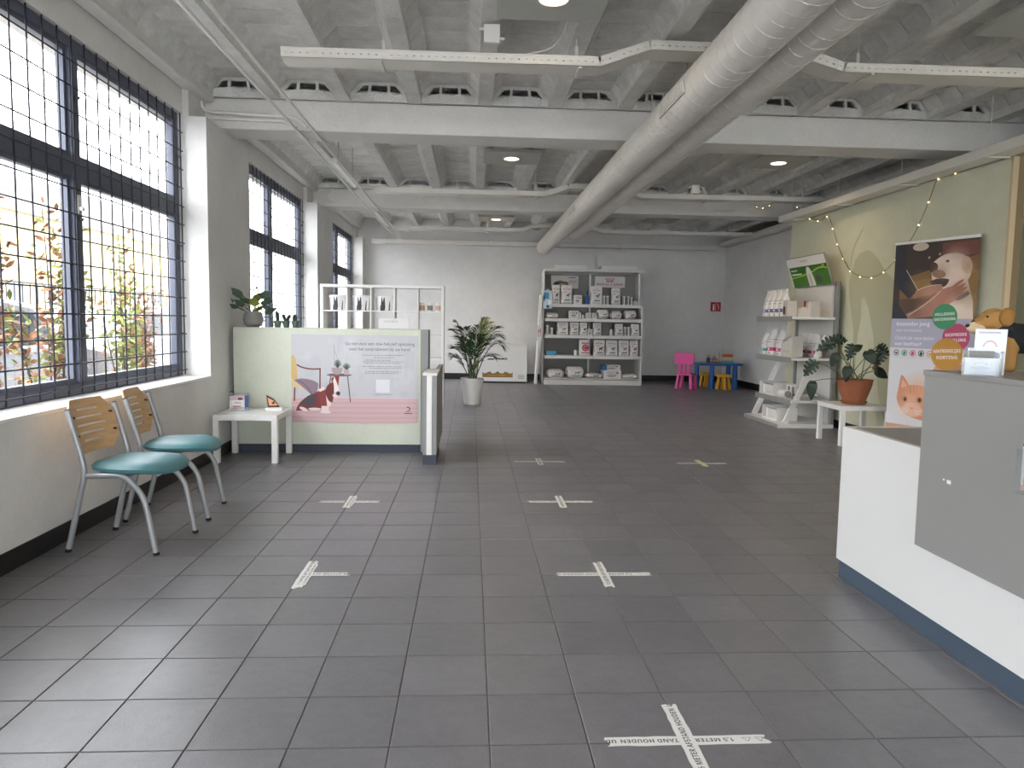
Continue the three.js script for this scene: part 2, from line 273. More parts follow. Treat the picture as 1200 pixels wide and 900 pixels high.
// ------------------------------------------------------------------ other walls
const XR = 5.6, GX = 4.62, GZ0 = -10.55, GZ1 = -6.2, GTOP = 2.745;
{
  struct('wall_back', B(-2.7, FX + 0.3, -0.02, SLAB - 0.002, ZB - 0.3, ZB), M.wall);
  struct('wall_right', B(XR, XR + 0.12, -0.02, 2.96, ZB, GZ0 - 0.03, 0.004), M.wall);
  struct('wall_far', B(FX, FX + 0.3, -0.02, SLAB - 0.002, ZB, ZF + 0.3), M.wall);
  struct('baseboard_back', B(WX, XR, 0.001, 0.13, ZB, ZB + 0.012, 0.002), M.skirting);
  struct('baseboard_right', B(XR - 0.012, XR, 0.001, 0.13, ZB + 0.02, GZ0 - 0.05, 0.002), M.skirting);
  const g = structGroup('wall_green');
  struct('partition_panel', B(GX, GX + 0.1, 0, GTOP, GZ0, GZ1, 0.003), M.greenWall, g);
  struct('baseboard_green', B(GX - 0.012, GX, 0.001, 0.1, GZ0 + 0.01, GZ1 - 0.01, 0.002), M.skirting);
  struct('trim_1', B(GX - 0.012, GX + 0.04, 0, GTOP, GZ1 + 0.002, GZ1 + 0.035, 0.004), M.woodTrim);
  struct('trim_2', B(GX + 0.041, GX + 0.11, 0, GTOP, GZ1 + 0.002, GZ1 + 0.03, 0.003), std('#8a775c', 0.6));
  // the return beside the timber trim: a recessed olive wall
  struct('wall_recess', B(GX + 0.4, GX + 0.5, 0, 2.96, GZ1 - 0.6, ZF), M.greenWall);
  struct('wall_return', B(GX + 0.1, XR + 0.12, 0, 2.96, GZ0 - 0.03, GZ0 + 0.07), M.wall);
  // wall behind the camera, with the glazed shop front the clinic is entered by
  const w = structGroup('wall_front'), y1 = 2.6, xa = -1.6, xb = 4.4;
  struct('wall_panel', [B(-2.7, xa, -0.02, SLAB - 0.002, ZF, ZF + 0.3), B(xb, FX + 0.3, -0.02, SLAB - 0.002, ZF, ZF + 0.3), B(xa, xb, y1, SLAB - 0.002, ZF, ZF + 0.3)], M.wall, w);
  const d = structGroup('door_1');
  for (let i = 0; i <= 4; i++) { const x = xa + (xb - xa) * i / 4; obj('post', B(x - 0.04, x + 0.04, 0, y1, ZF + 0.05, ZF + 0.12), M.frame, d); if (i < 4) { const L = (xb - xa) / 4; obj('pane', new THREE.PlaneGeometry(L - 0.08, y1 - 0.1).translate(x + L / 2, y1 / 2, ZF + 0.09), M.glass, d); obj('rail', [B(x + 0.04, x + L - 0.04, 0, 0.05, ZF + 0.06, ZF + 0.11), B(x + 0.04, x + L - 0.04, y1 - 0.05, y1, ZF + 0.06, ZF + 0.11)], M.frame, d); } }
}

// ------------------------------------------------------------------ under the ceiling: ducts, trays, pipes, lamps
function duct(name, label, x, y, r, zEnd, grilles) {
  const o = thing(name, label, 'duct', [x, y, 0], 0);
  obj('shell', [cyl(V(0, 0, zEnd), V(0, 0, 5.8), r, r, 40)], M.duct, o);
  const pts = [], turns = Math.floor((2.5 - zEnd) / 0.125);
  for (let i = 0; i <= turns * 20; i++) { const a = i / 20 * 2 * Math.PI; pts.push(V(Math.cos(a) * r, Math.sin(a) * r, zEnd + 0.05 + i / 20 * 0.125)); }
  obj('spiral_seam', sweep(pts, 0.0028, 4), M.duct, o);
  obj('end_cap', cyl(V(0, 0, zEnd - 0.012), V(0, 0, zEnd + 0.03), r * 1.012, r * 1.012, 40), M.duct, o);
  for (const z of [zEnd + 0.8, -10.4, -6.2, -2.6]) { const band = new THREE.TorusGeometry(r + 0.001, 0.002, 5, 40); obj('hanger', [plain(band.scale(1, 1, 5)).translate(0, 0, z), cyl(V(0, r, z), V(0, SLAB - y, z), 0.004, 0.004, 6)], M.duct, o); }
  for (const [z, ang, len] of grilles) {
    const c = new THREE.Group(); c.name = 'grille'; c.position.set(Math.cos(ang) * r, Math.sin(ang) * r, z); c.rotation.z = ang - Math.PI / 2; o.add(c);
    obj('grille_frame', [B(-0.045, -0.034, -0.004, 0.008, -len / 2, len / 2, 0.002), B(0.034, 0.045, -0.004, 0.008, -len / 2, len / 2, 0.002), B(-0.034, 0.034, -0.004, 0.008, -len / 2, -len / 2 + 0.02, 0.002), B(-0.034, 0.034, -0.004, 0.008, len / 2 - 0.02, len / 2, 0.002), B(-0.03, 0.03, -0.02, 0.001, -len / 2, len / 2)], M.duct, c);
    obj('grille_plate', B(-0.034, 0.034, -0.02, 0.0012, -len / 2 + 0.02, len / 2 - 0.02), M.duct, c);
    const fins = []; for (let s = -len / 2 + 0.04; s < len / 2 - 0.02; s += 0.035) fins.push(B(-0.034, 0.034, 0.001, 0.012, s, s + 0.014)); obj('fins', fins, M.duct, c);
  }
}
duct('ventilation_duct', 'wide white spiral duct with grilles, hung below the concrete beams', 1.48, 2.80, 0.145, -15.25, [[-5.05, 3.25, 0.62], [-10.0, 3.25, 0.62]]);
duct('ventilation_duct', 'thinner white duct running close beside the wide spiral duct', 1.765, 2.80, 0.115, -12.7, []);

// a perforated cable tray: floor strip, two sides and hangers along a path of x, y points at one z
const perfTex = canvasTex(128, 32, (x, w, h) => { x.fillStyle = '#fff'; x.fillRect(0, 0, w, h); x.fillStyle = '#000'; for (let i = 0; i < 4; i++) { x.fillRect(i * 32 + 12, 14, 9, 3); } });
perfTex.wrapS = THREE.RepeatWrapping; perfTex.wrapT = THREE.ClampToEdgeWrapping; perfTex.colorSpace = THREE.NoColorSpace;
const perf = std('#e4e0d8', 0.45, { alphaMap: perfTex, alphaTest: 0.5, side: THREE.DoubleSide });
function tray(label, path, z, w, hangers, group) {
  const p0 = path[0], o = thing('cable_tray', label, 'cable tray', [p0[0], p0[1], z], 0, group), hgt = 0.06;
  for (let i = 1; i < path.length; i++) {
    const [ax, ay] = path[i - 1], [bx, by] = path[i], L = Math.hypot(bx - ax, by - ay), an = Math.atan2(by - ay, bx - ax);
    const put = (g) => place(g, (ax + bx) / 2 - p0[0], (ay + by) / 2 - p0[1], 0, 0, 0, an);
    obj('tray_floor', put(B(-L / 2, L / 2, 0, 0.003, -w / 2, w / 2)), M.trayMetal, o);
    for (const s of [-1, 1]) { const g = new THREE.PlaneGeometry(L, hgt).translate(0, hgt / 2, s * w / 2); const uv = g.attributes.uv; for (let k = 0; k < uv.count; k++) uv.setX(k, uv.getX(k) * L / 0.2); obj('tray_side', put(g), perf, o); obj('tray_lip', put(B(-L / 2, L / 2, hgt - 0.004, hgt + 0.004, s * w / 2 - 0.006, s * w / 2 + 0.006)), M.trayMetal, o); }
  }
  for (const [hx, hy] of hangers) obj('hanger', [B(hx - p0[0] - 0.012, hx - p0[0] + 0.012, hy - p0[1] - 0.02, hy - p0[1] + 0.2, -w / 2 - 0.012, -w / 2 - 0.004), B(hx - p0[0] - 0.012, hx - p0[0] + 0.012, hy - p0[1] - 0.02, hy - p0[1] - 0.008, -w / 2 - 0.012, w / 2 + 0.01), cyl(V(hx - p0[0], hy - p0[1] + 0.1, -w / 2 - 0.006), V(hx - p0[0], SLAB - 0.06 - p0[1], -w / 2 - 0.006), 0.004, 0.004, 6)], M.trayMetal, o);
  return o;
}
const trays = 'perforated trays crossing the ceiling';
tray('perforated white tray passing over the wide duct ahead of the nearest beam', [[-1.27, 2.99], [0.86, 3.0], [1.2, 3.12], [2.2, 3.12], [2.55, 3.02], [5.3, 3.03]], -5.2, 0.2, [[-0.62, 2.995], [0.72, 3.0], [2.75, 3.025], [4.9, 3.03]], trays);
tray('perforated white tray in front of the middle concrete beam', [[-1.29, 2.955], [0.98, 2.95], [1.3, 3.06], [2.0, 3.06], [2.3, 2.96], [5.2, 2.97]], -10.1, 0.18, [[-0.2, 2.952], [0.86, 2.95], [3.2, 2.965], [4.6, 2.97]], trays);
tray('white tray closest to the back wall above the cube shelf', [[-1.38, 2.93], [0.95, 2.93], [1.15, 3.02], [2.2, 3.02], [2.45, 2.94], [5.3, 2.95]], -13.9, 0.16, [[-1.2, 2.93], [0.3, 2.93], [3.4, 2.945], [4.9, 2.95]], trays);
{ // tray along the top of the partition
  const o = thing('wall_tray', 'long white tray running along the top of the green partition', 'cable tray', [4.5, 2.745, -5.9]);
  obj('tray_floor', B(-0.1, 0.08, 0.0, 0.004, -4.6, 0.6), M.trayMetal, o); obj('tray_side', B(-0.104, -0.1, 0, 0.085, -4.6, 0.6), M.trayMetal, o); obj('tray_side', B(0.08, 0.084, 0, 0.085, -4.6, 0.6), M.trayMetal, o);
  for (const z of [-4.2, -2.9, -1.6, -0.3]) obj('hanger', [B(-0.11, 0.09, -0.014, -0.002, z - 0.015, z + 0.015), cyl(V(-0.09, 0, z), V(-0.09, SLAB - 2.80, z), 0.004, 0.004, 6)], M.trayMetal, o);
  const q = thing('wall_tray', 'white tray on top of the white wall behind the product stand', 'cable tray', [5.5, 2.965, -10.7]);
  obj('tray_floor', B(-0.1, 0.1, 0, 0.004, -5.3, 0.1), M.trayMetal, q); obj('tray_side', B(-0.104, -0.1, 0, 0.08, -5.3, 0.1), M.trayMetal, q); obj('tray_side', B(0.1, 0.104, 0, 0.08, -5.3, 0.1), M.trayMetal, q);
}
// conduits on the left
for (const [x, lab] of [[-1.585, 'thin white conduit running under the beams nearer the windows'], [-1.435, 'thin white conduit running under the beams farther from the windows']])
  tag(obj('conduit', cyl(V(x, BEAM_Y - 0.014, -16.0), V(x, BEAM_Y - 0.014, 5.5), 0.0125, 0.0125, 10), M.whiteMetal), lab, 'pipe', 'conduits under the beams');
{
  const a = V(-2.42, 3.4, -6.9), c = V(-2.42, 3.1, -6.9);
  tag(obj('bent_conduit', bent([a, c, V(-1.62, 3.085, -6.95), V(-1.5, 3.0, -6.95)], 0.016, 0.09), M.whiteMetal), 'white conduit dropping by the column head then running along the beam face', 'pipe');
  tag(obj('bent_conduit', bent([V(-2.38, 3.06, -6.96), V(-1.7, 3.05, -6.96), V(-1.585, 2.98, -6.9)], 0.016, 0.09), M.whiteMetal), 'lower white conduit along the beam face joining the conduits', 'pipe');
  const l = thing('strip_light', 'slim white unlit strip fitting between the two conduits', 'light', [-1.51, 2.985, -9.1]);
  obj('housing', B(-0.035, 0.035, 0, 0.045, -0.75, 0.75, 0.006), M.whiteMetal, l); obj('diffuser', B(-0.028, 0.028, -0.012, 0, -0.72, 0.72, 0.005), M.whiteSatin, l); obj('hanger', [cyl(V(0, 0.045, -0.5), V(0, 0.44, -0.5), 0.004, 0.004, 6), cyl(V(0, 0.045, 0.5), V(0, 0.44, 0.5), 0.004, 0.004, 6)], M.zinc, l);
  // flat duct along the head of the back wall
  const d = thing('flat_duct', 'boxed white pipe run along the top of the back wall', 'duct', [0, 0, -15.8]);
  obj('run', B(-2.1, 5.3, 2.86, 2.965, -0.06, 0.06, 0.02), M.duct, d); for (const x of [-1.8, 0.4, 1.9, 3.2, 4.8]) obj('clamp', B(x - 0.03, x + 0.03, 2.85, 2.975, -0.07, 0.07, 0.008), M.duct, d);
}
// downlights set in square boards under the ribs
const lampGlow = new THREE.MeshStandardMaterial({ color: '#fff3df', emissive: '#ffe6c0', emissiveIntensity: 6, roughness: 0.6 });
const boardM = std('#b9bab4', 0.7);
const lampOff = std('#d8d6d0', 0.5);
function lampBoard(x, z, label, lit = true, s = 0.66) {
  const o = thing('ceiling_lamp', label, 'lamp', [x, 3.2, z], 0, 'downlights in square ceiling boards');
  const sh = roundRect(-s / 2, -s / 2, s, s, 0.004), hole = new THREE.Path(); hole.absarc(0, 0, 0.085, 0, Math.PI * 2, true); sh.holes.push(hole);
  obj('board', metres(extrude(sh, 0.03, 0, 20).rotateX(Math.PI / 2).translate(0, 0.03, 0)), boardM, o);
  obj('trim_ring', plain(new THREE.TorusGeometry(0.092, 0.009, 6, 28)).rotateX(Math.PI / 2).translate(0, -0.002, 0), M.whiteMetal, o);
  obj('lamp_lens', cyl(V(0, 0.008, 0), V(0, 0.02, 0), 0.084, 0.084, 28), lit ? lampGlow : lampOff, o);
  obj('lamp_can', cyl(V(0, 0.021, 0), V(0, 0.05, 0), 0.1, 0.09, 24), M.whiteMetal, o);
  obj('standoff', [[-1, -1], [1, -1], [-1, 1], [1, 1]].map(([a, b]) => cyl(V(a * s * 0.42, 0.03, b * s * 0.42), V(a * s * 0.42, 0.06, b * s * 0.42), 0.012, 0.012, 8)), M.whiteMetal, o);
  if (lit) { const l = new THREE.SpotLight('#ffe2ba', 0.9, 0, 1.25, 0.6, 2); l.position.set(0, -0.01, 0); l.target.position.set(0, -2, 0); l.castShadow = true; l.shadow.radius = 4; l.name = 'lamp_light'; o.add(l); o.add(l.target); l.target.name = 'lamp_aim'; }
}
lampBoard(0.475, -4.56, 'lit downlight in a square board over the aisle, ahead of the nearest beam');
lampBoard(0.465, -8.92, 'lit downlight in a square board behind the nearest beam, left of the ducts');
lampBoard(0.46, -14.2, 'lit downlight in a square board close to the back wall');
lampBoard(3.63, -8.75, 'lit downlight in a square board between the ducts and the green wall');
lampBoard(3.62, -4.53, 'ceiling board with downlight above the reception counter', true);
lampBoard(3.55, -13.9, 'dim ceiling board with two small spots above the product rack', false, 0.6);
{ // junction boxes on the trays and loose cable
  for (const [x, y, z, lab] of [[0.12, 3.17, -5.06, 'small white junction box above the tray, left of the ducts'], [4.02, 3.2, -5.06, 'small white junction box above the tray, over the counter side'], [3.0, 3.08, -9.93, 'small junction box above the middle tray']]) {
    const o = thing('junction_box', lab, 'box', [x, y, z], 0, 'junction boxes on the trays'); obj('box', B(-0.055, 0.055, -0.06, 0.06, -0.02, 0.02, 0.008), M.whiteMetal, o); for (const g of [cyl(V(0.055, -0.03, 0), V(0.085, -0.03, 0), 0.012, 0.009, 8), cyl(V(-0.085, 0.03, 0), V(-0.055, 0.03, 0), 0.009, 0.012, 8)]) obj('cable_gland', g, M.whiteMetal, o);
  }
  tag(obj('hanging_cable', sweep(new THREE.CatmullRomCurve3([V(0.62, 3.4, -5.0), V(0.6, 3.2, -5.05), V(0.52, 3.11, -5.1), V(0.36, 3.07, -5.12)]).getPoints(24), 0.004, 6), M.whiteMetal), 'thin white cable drooping from the vault to the tray', 'cable');
}

// ------------------------------------------------------------------ waiting corner: chairs, side table
function makeChair(label, pos, turn) {                       // local +x is the front, z the width
  const o = thing('visitor_chair', label, 'chair', pos, turn, 'waiting room chairs'), t = 0.0155;
  for (const s of [-1, 1]) {
    const z = s * 0.212;
    obj('rear_leg', bent([V(-0.235, 0.02, z), V(-0.135, 0.43, z * 0.97), V(-0.15, 0.52, z * 0.97), V(-0.222, 0.765, z * 0.97)], t, 0.06), M.tube, o);
    obj('front_leg', bent([V(-0.135, 0.415, z * 0.95), V(0.085, 0.425, z * 0.95), V(0.19, 0.315, z), V(0.25, 0.015, z)], t, 0.055), M.tube, o);
    obj('foot_cap', cyl(V(0.252, 0, z), V(0.2495, 0.016, z), 0.0165, 0.0165, 12), M.rubber, o);
    obj('foot_cap', cyl(V(-0.24, 0, z), V(-0.236, 0.014, z), 0.016, 0.016, 12), M.rubber, o);
    obj('post_cap', cyl(V(-0.222, 0.763, z * 0.97), V(-0.224, 0.772, z * 0.97), t, 0.01, 12), M.rubber, o);
  }
  obj('cross_bar', [cyl(V(-0.1, 0.41, -0.2), V(-0.1, 0.41, 0.2), 0.011), cyl(V(0.06, 0.412, -0.2), V(0.06, 0.412, 0.2), 0.011)], M.tube, o);
  // padded seat: rounded outline, domed top, waterfall front
  const n = 48, rings = [[0.0, 0.062], [0.45, 0.06], [0.75, 0.054], [0.92, 0.043], [1.0, 0.026], [0.985, 0.008], [0.9, 0], [0, 0]], pos_ = [], idx = [];
  rings.forEach(([k, y]) => { for (let i = 0; i < n; i++) { const a = i / n * 2 * Math.PI, c = Math.cos(a), sn = Math.sin(a), e = 0.62; let x = Math.sign(c) * Math.abs(c) ** e * 0.222, z = Math.sign(sn) * Math.abs(sn) ** e * 0.222; z *= 1 - 0.1 * Math.max(0, -x / 0.222); x *= k; z *= k; const drop = x > 0.1 ? (x - 0.1) ** 2 * 1.6 : 0; pos_.push(x + 0.055, 0.432 + y - drop + 0.35 * Math.max(0, -x - 0.05) * 0.05, z); } });
  for (let j = 0; j < rings.length - 1; j++) for (let i = 0; i < n; i++) { const a = j * n + i, b = j * n + (i + 1) % n; idx.push(a, b, a + n, b, b + n, a + n); }
  const sg = new THREE.BufferGeometry(); sg.setAttribute('position', new THREE.Float32BufferAttribute(pos_, 3)); sg.setIndex(idx);
  obj('seat', metres(toCreasedNormals(sg, 0.8)), M.vinyl, o);
  // plywood back with five slots, gently curved
  const back = shape([[-0.13, 0.52], [0.13, 0.52], [0.195, 0.6], [0.2, 0.73], [0.135, 0.81], [-0.135, 0.81], [-0.2, 0.73], [-0.195, 0.6]].map(([x, y]) => [x, y]));
  for (let i = 0; i < 5; i++) { const y = 0.578 + i * 0.042, w = [0.17, 0.23, 0.24, 0.23, 0.17][i]; back.holes.push(new THREE.Path(roundRect(-w / 2, y, w, 0.011, 0.005).getPoints(3))); }
  const bend = (g) => { const p = g.attributes.position; for (let i = 0; i < p.count; i++) { const z = p.getX(i), y = p.getY(i), d = p.getZ(i); p.setXYZ(i, -0.163 - (y - 0.52) * 0.26 - d - 0.035 * (1 - (z / 0.2) ** 2), y, z); } const g2 = g; g2.computeVertexNormals(); return g2; };
  const fine = (sh, dep) => { const g = new THREE.ExtrudeGeometry(sh, { depth: dep, bevelEnabled: false, curveSegments: 4 }); return g; };
  // split into strips so that the curve shows
  const strips = []; const cols = 12;
  { // polygon grid over the back between slots
    const ys = [0.52]; for (let i = 0; i < 5; i++) { const y = 0.578 + i * 0.042; ys.push(y, y + 0.011); } ys.push(0.81);
    const half = (y) => y < 0.6 ? 0.13 + (y - 0.52) / 0.08 * 0.065 : y < 0.73 ? 0.195 + (y - 0.6) / 0.13 * 0.005 : 0.2 - (y - 0.73) / 0.08 * 0.065;
    const cell = (u0, u1, v0, v1, w0, w1) => strips.push({ u0, u1, v0, v1 });
    const rows = []; for (let i = 0; i < ys.length - 1; i++) { const seg = (ys[i + 1] - ys[i] > 0.03) ? 2 : 1; for (let k = 0; k < seg; k++) rows.push([ys[i] + (ys[i + 1] - ys[i]) * k / seg, ys[i] + (ys[i + 1] - ys[i]) * (k + 1) / seg, i % 2 === 1 ? (i - 1) / 2 : -1]); }
    const q = [], th = 0.011, pt = (z, y, d) => [-0.163 - (y - 0.52) * 0.26 - 0.035 * (1 - (z / 0.2) ** 2) - d * 0.97, y - d * 0.25, z];
    const quad = (a, b, c, d) => q.push(...a, ...b, ...c, ...a, ...c, ...d);
    const face = (z0, z1, y0, y1, za, zb) => { quad(pt(z0, y0, 0), pt(z0 === za ? z0 : z0, y0, 0), pt(z1, y1, 0), pt(z0, y1, 0)); };
    for (const [y0, y1, slot] of rows) {
      const h0 = half(y0), h1 = half(y1), sw = slot >= 0 ? [0.17, 0.23, 0.24, 0.23, 0.17][slot] / 2 : 0;
      const parts = slot >= 0 ? [[(f) => -f, () => -sw], [() => sw, (f) => f]] : [[(f) => -f, (f) => f]];
      for (const [L, R] of parts) {
        const m = slot >= 0 ? 4 : cols;
        for (let k = 0; k < m; k++) {
          const A = (h, f) => L(h) + (R(h) - L(h)) * f, f0 = k / m, f1 = (k + 1) / m, a = A(h0, f0), b = A(h0, f1), c = A(h1, f1), d = A(h1, f0);
          quad(pt(a, y0, 0), pt(d, y1, 0), pt(c, y1, 0), pt(b, y0, 0)); quad(pt(a, y0, th), pt(b, y0, th), pt(c, y1, th), pt(d, y1, th));
          if (k === 0) quad(pt(a, y0, 0), pt(a, y0, th), pt(d, y1, th), pt(d, y1, 0)); if (k === m - 1) quad(pt(b, y0, 0), pt(c, y1, 0), pt(c, y1, th), pt(b, y0, th));
          const edgeB = y0 === 0.52 || (slot >= 0 ? false : rows.some((r2) => r2[2] >= 0 && r2[1] === y0) && Math.abs((a + b) / 2) < 0.12), edgeT = y1 === 0.81 || (slot < 0 && rows.some((r2) => r2[2] >= 0 && r2[0] === y1) && Math.abs((a + b) / 2) < 0.12);
          if (edgeB) quad(pt(a, y0, 0), pt(b, y0, 0), pt(b, y0, th), pt(a, y0, th)); if (edgeT) quad(pt(d, y1, 0), pt(d, y1, th), pt(c, y1, th), pt(c, y1, 0));
        }
      }
    }
    const g = new THREE.BufferGeometry(); g.setAttribute('position', new THREE.Float32BufferAttribute(q, 3)); g.computeVertexNormals();
    const w = plain(toCreasedNormals(mergeVertices((g.deleteAttribute('normal'), g), 1e-4), 0.5)), p = w.attributes.position, uv = w.attributes.uv; for (let i = 0; i < p.count; i++) uv.setXY(i, p.getZ(i), p.getY(i));
    const ply = M.ply.clone(); ply.side = THREE.DoubleSide; obj('backrest', w, ply, o);
  }
  for (const s of [-1, 1]) for (const y of [0.62, 0.72]) obj('bolt', cyl(V(-0.165 - (y - 0.52) * 0.26 + 0.006, y, s * 0.165), V(-0.165 - (y - 0.52) * 0.26 - 0.02, y, s * 0.165), 0.006, 0.006, 8), M.dark, o);
  return o;
}
makeChair('teal padded chair with slotted plywood back, farther from the white side table', [-1.885, 0, -4.18], 0.12 * -1);
makeChair('teal padded chair with slotted plywood back, next to the white side table', [-1.90, 0, -4.82], 0.1);

function lackTable(name, label, x0, x1, z0, z1, top, parts) {
  const o = thing(name, label, 'table', [(x0 + x1) / 2, 0, (z0 + z1) / 2]), w = (x1 - x0) / 2, d = Math.abs(z1 - z0) / 2, L = 0.05;
  obj('tabletop', B(-w, w, top - 0.05, top, -d, d, 0.003), M.whiteSatin, o);
  for (const [a, b] of [[-1, -1], [1, -1], [-1, 1], [1, 1]]) obj('leg', B(a * w, a * (w - L), 0, top - 0.05, b * d, b * (d - L), 0.003), M.whiteSatin, o);
  return o;
}
lackTable('side_table', 'low square white table against the green reception panel', -2.225, -1.675, -7.02, -6.47, 0.425);
{ // leaflet stand and small standing figure on the table
  const L = thing('leaflet_holder', 'clear holder of blue and pink leaflets on the low white table', 'leaflet holder', [-2.10, 0.425, -6.80], 0.25);
  const acr = new THREE.MeshPhysicalMaterial({ color: '#f4f8fa', transmission: 0.9, roughness: 0.05, thickness: 0 });
  obj('stand', [B(-0.085, 0.085, 0, 0.003, -0.04, 0.05), place(B(-0.085, 0.085, 0, 0.16, -0.0015, 0.0015), 0, 0, -0.03, 0, -0.2), B(-0.085, 0.085, 0, 0.035, 0.048, 0.051)], acr, L);
  const t = canvasTex(160, 128, (x) => { x.fillStyle = '#e9dcdc'; x.fillRect(0, 0, 160, 128); x.fillStyle = '#c9b5bd'; x.fillRect(0, 0, 160, 40); x.fillStyle = '#7d3038'; x.beginPath(); x.ellipse(90, 30, 22, 12, 0, 0, 7); x.fill(); x.fillStyle = '#f3eeee'; x.fillRect(18, 44, 104, 60); x.fillStyle = '#c0545c'; x.fillRect(26, 92, 70, 10); x.fillRect(30, 108, 80, 8); x.fillStyle = '#3b5396'; x.fillRect(128, 0, 32, 128); x.fillStyle = '#8c8a90'; x.fillRect(40, 58, 50, 4); x.fillRect(40, 68, 60, 4); });
  obj('leaflet', place(frontUV(B(-0.08, 0.08, 0, 0.13, 0.003, 0.008), -0.08, 0.08, 0, 0.13), 0, 0.004, -0.022, 0, -0.2), std('#fff', 0.4, { map: t }), L);
  const f = thing('cat_ornament', 'small orange and cream cat ear cut-out on a white block', 'ornament', [-1.80, 0.425, -6.85], 0.15);
  obj('block', B(-0.075, 0.075, 0, 0.028, -0.05, 0.05, 0.004), M.white, f);
  const s = shape([[-0.05, 0.03], [-0.065, 0.14], [0.0, 0.1], [0.05, 0.03]]), s2 = shape([[-0.04, 0.045], [-0.052, 0.115], [-0.004, 0.09], [0.036, 0.045]]);
  obj('outline', extrude(s, 0.008, 0.002).translate(0, 0, 0), std('#5a2a1e', 0.6), f); obj('face', extrude(s2, 0.004, 0.001).translate(0, 0, 0.009), std('#e8b48c', 0.6), f); obj('nose', extrude(shape([[-0.02, 0.07], [0.002, 0.085], [0.012, 0.06], [-0.008, 0.055]]), 0.002).translate(0, 0, 0.0145), std('#7c2f26', 0.6), f);
}

// ------------------------------------------------------------------ reception: green panel with poster, wing wall
{
  const d = thing('reception_desk', 'pale green reception desk panel with grey edges carrying a dog poster', 'reception desk', [-1.31, 0, -7.06]);
  obj('front_panel', B(-0.915, 0.84, 0.075, 1.18, -0.03, 0, 0.002), M.greenPanel, d);
  obj('kick_plate', B(-0.90, 0.84, 0.001, 0.075, -0.04, -0.012), M.slate, d);
  obj('edge_post', B(0.842, 0.91, 0.001, 1.18, -0.30, 0.0, 0.002), M.edgeGray, d);
  obj('ledge', B(-0.915, 0.84, 1.15, 1.18, -0.32, -0.031, 0.003), M.greenPanel, d);
  obj('carcass', B(-0.90, 0.84, 0.001, 1.149, -0.30, -0.042), M.greenPanel, d);
  const w = thing('desk_wing', 'half-height grey and white striped wing wall at the end of the reception desk', 'partition', [-0.35, 0, -6.44]);
  obj('stripe', B(-0.06, -0.028, 0.09, 0.79, -0.58, 0, 0.002), M.edgeGray, w); obj('stripe', B(-0.027, 0.020, 0.09, 0.79, -0.58, 0.003, 0.002), M.white, w); obj('stripe', B(0.021, 0.062, 0.09, 0.79, -1.35, 0, 0.002), M.edgeGray, w);
  obj('coping', B(-0.062, 0.064, 0.79, 0.812, -0.59, 0.006, 0.003), M.white, w); obj('coping', B(0.022, 0.064, 0.79, 0.812, -1.36, -0.591, 0.003), M.grayTop, w); obj('foot', B(-0.058, 0.06, 0.001, 0.09, -0.57, -0.004), M.slate, w);
}
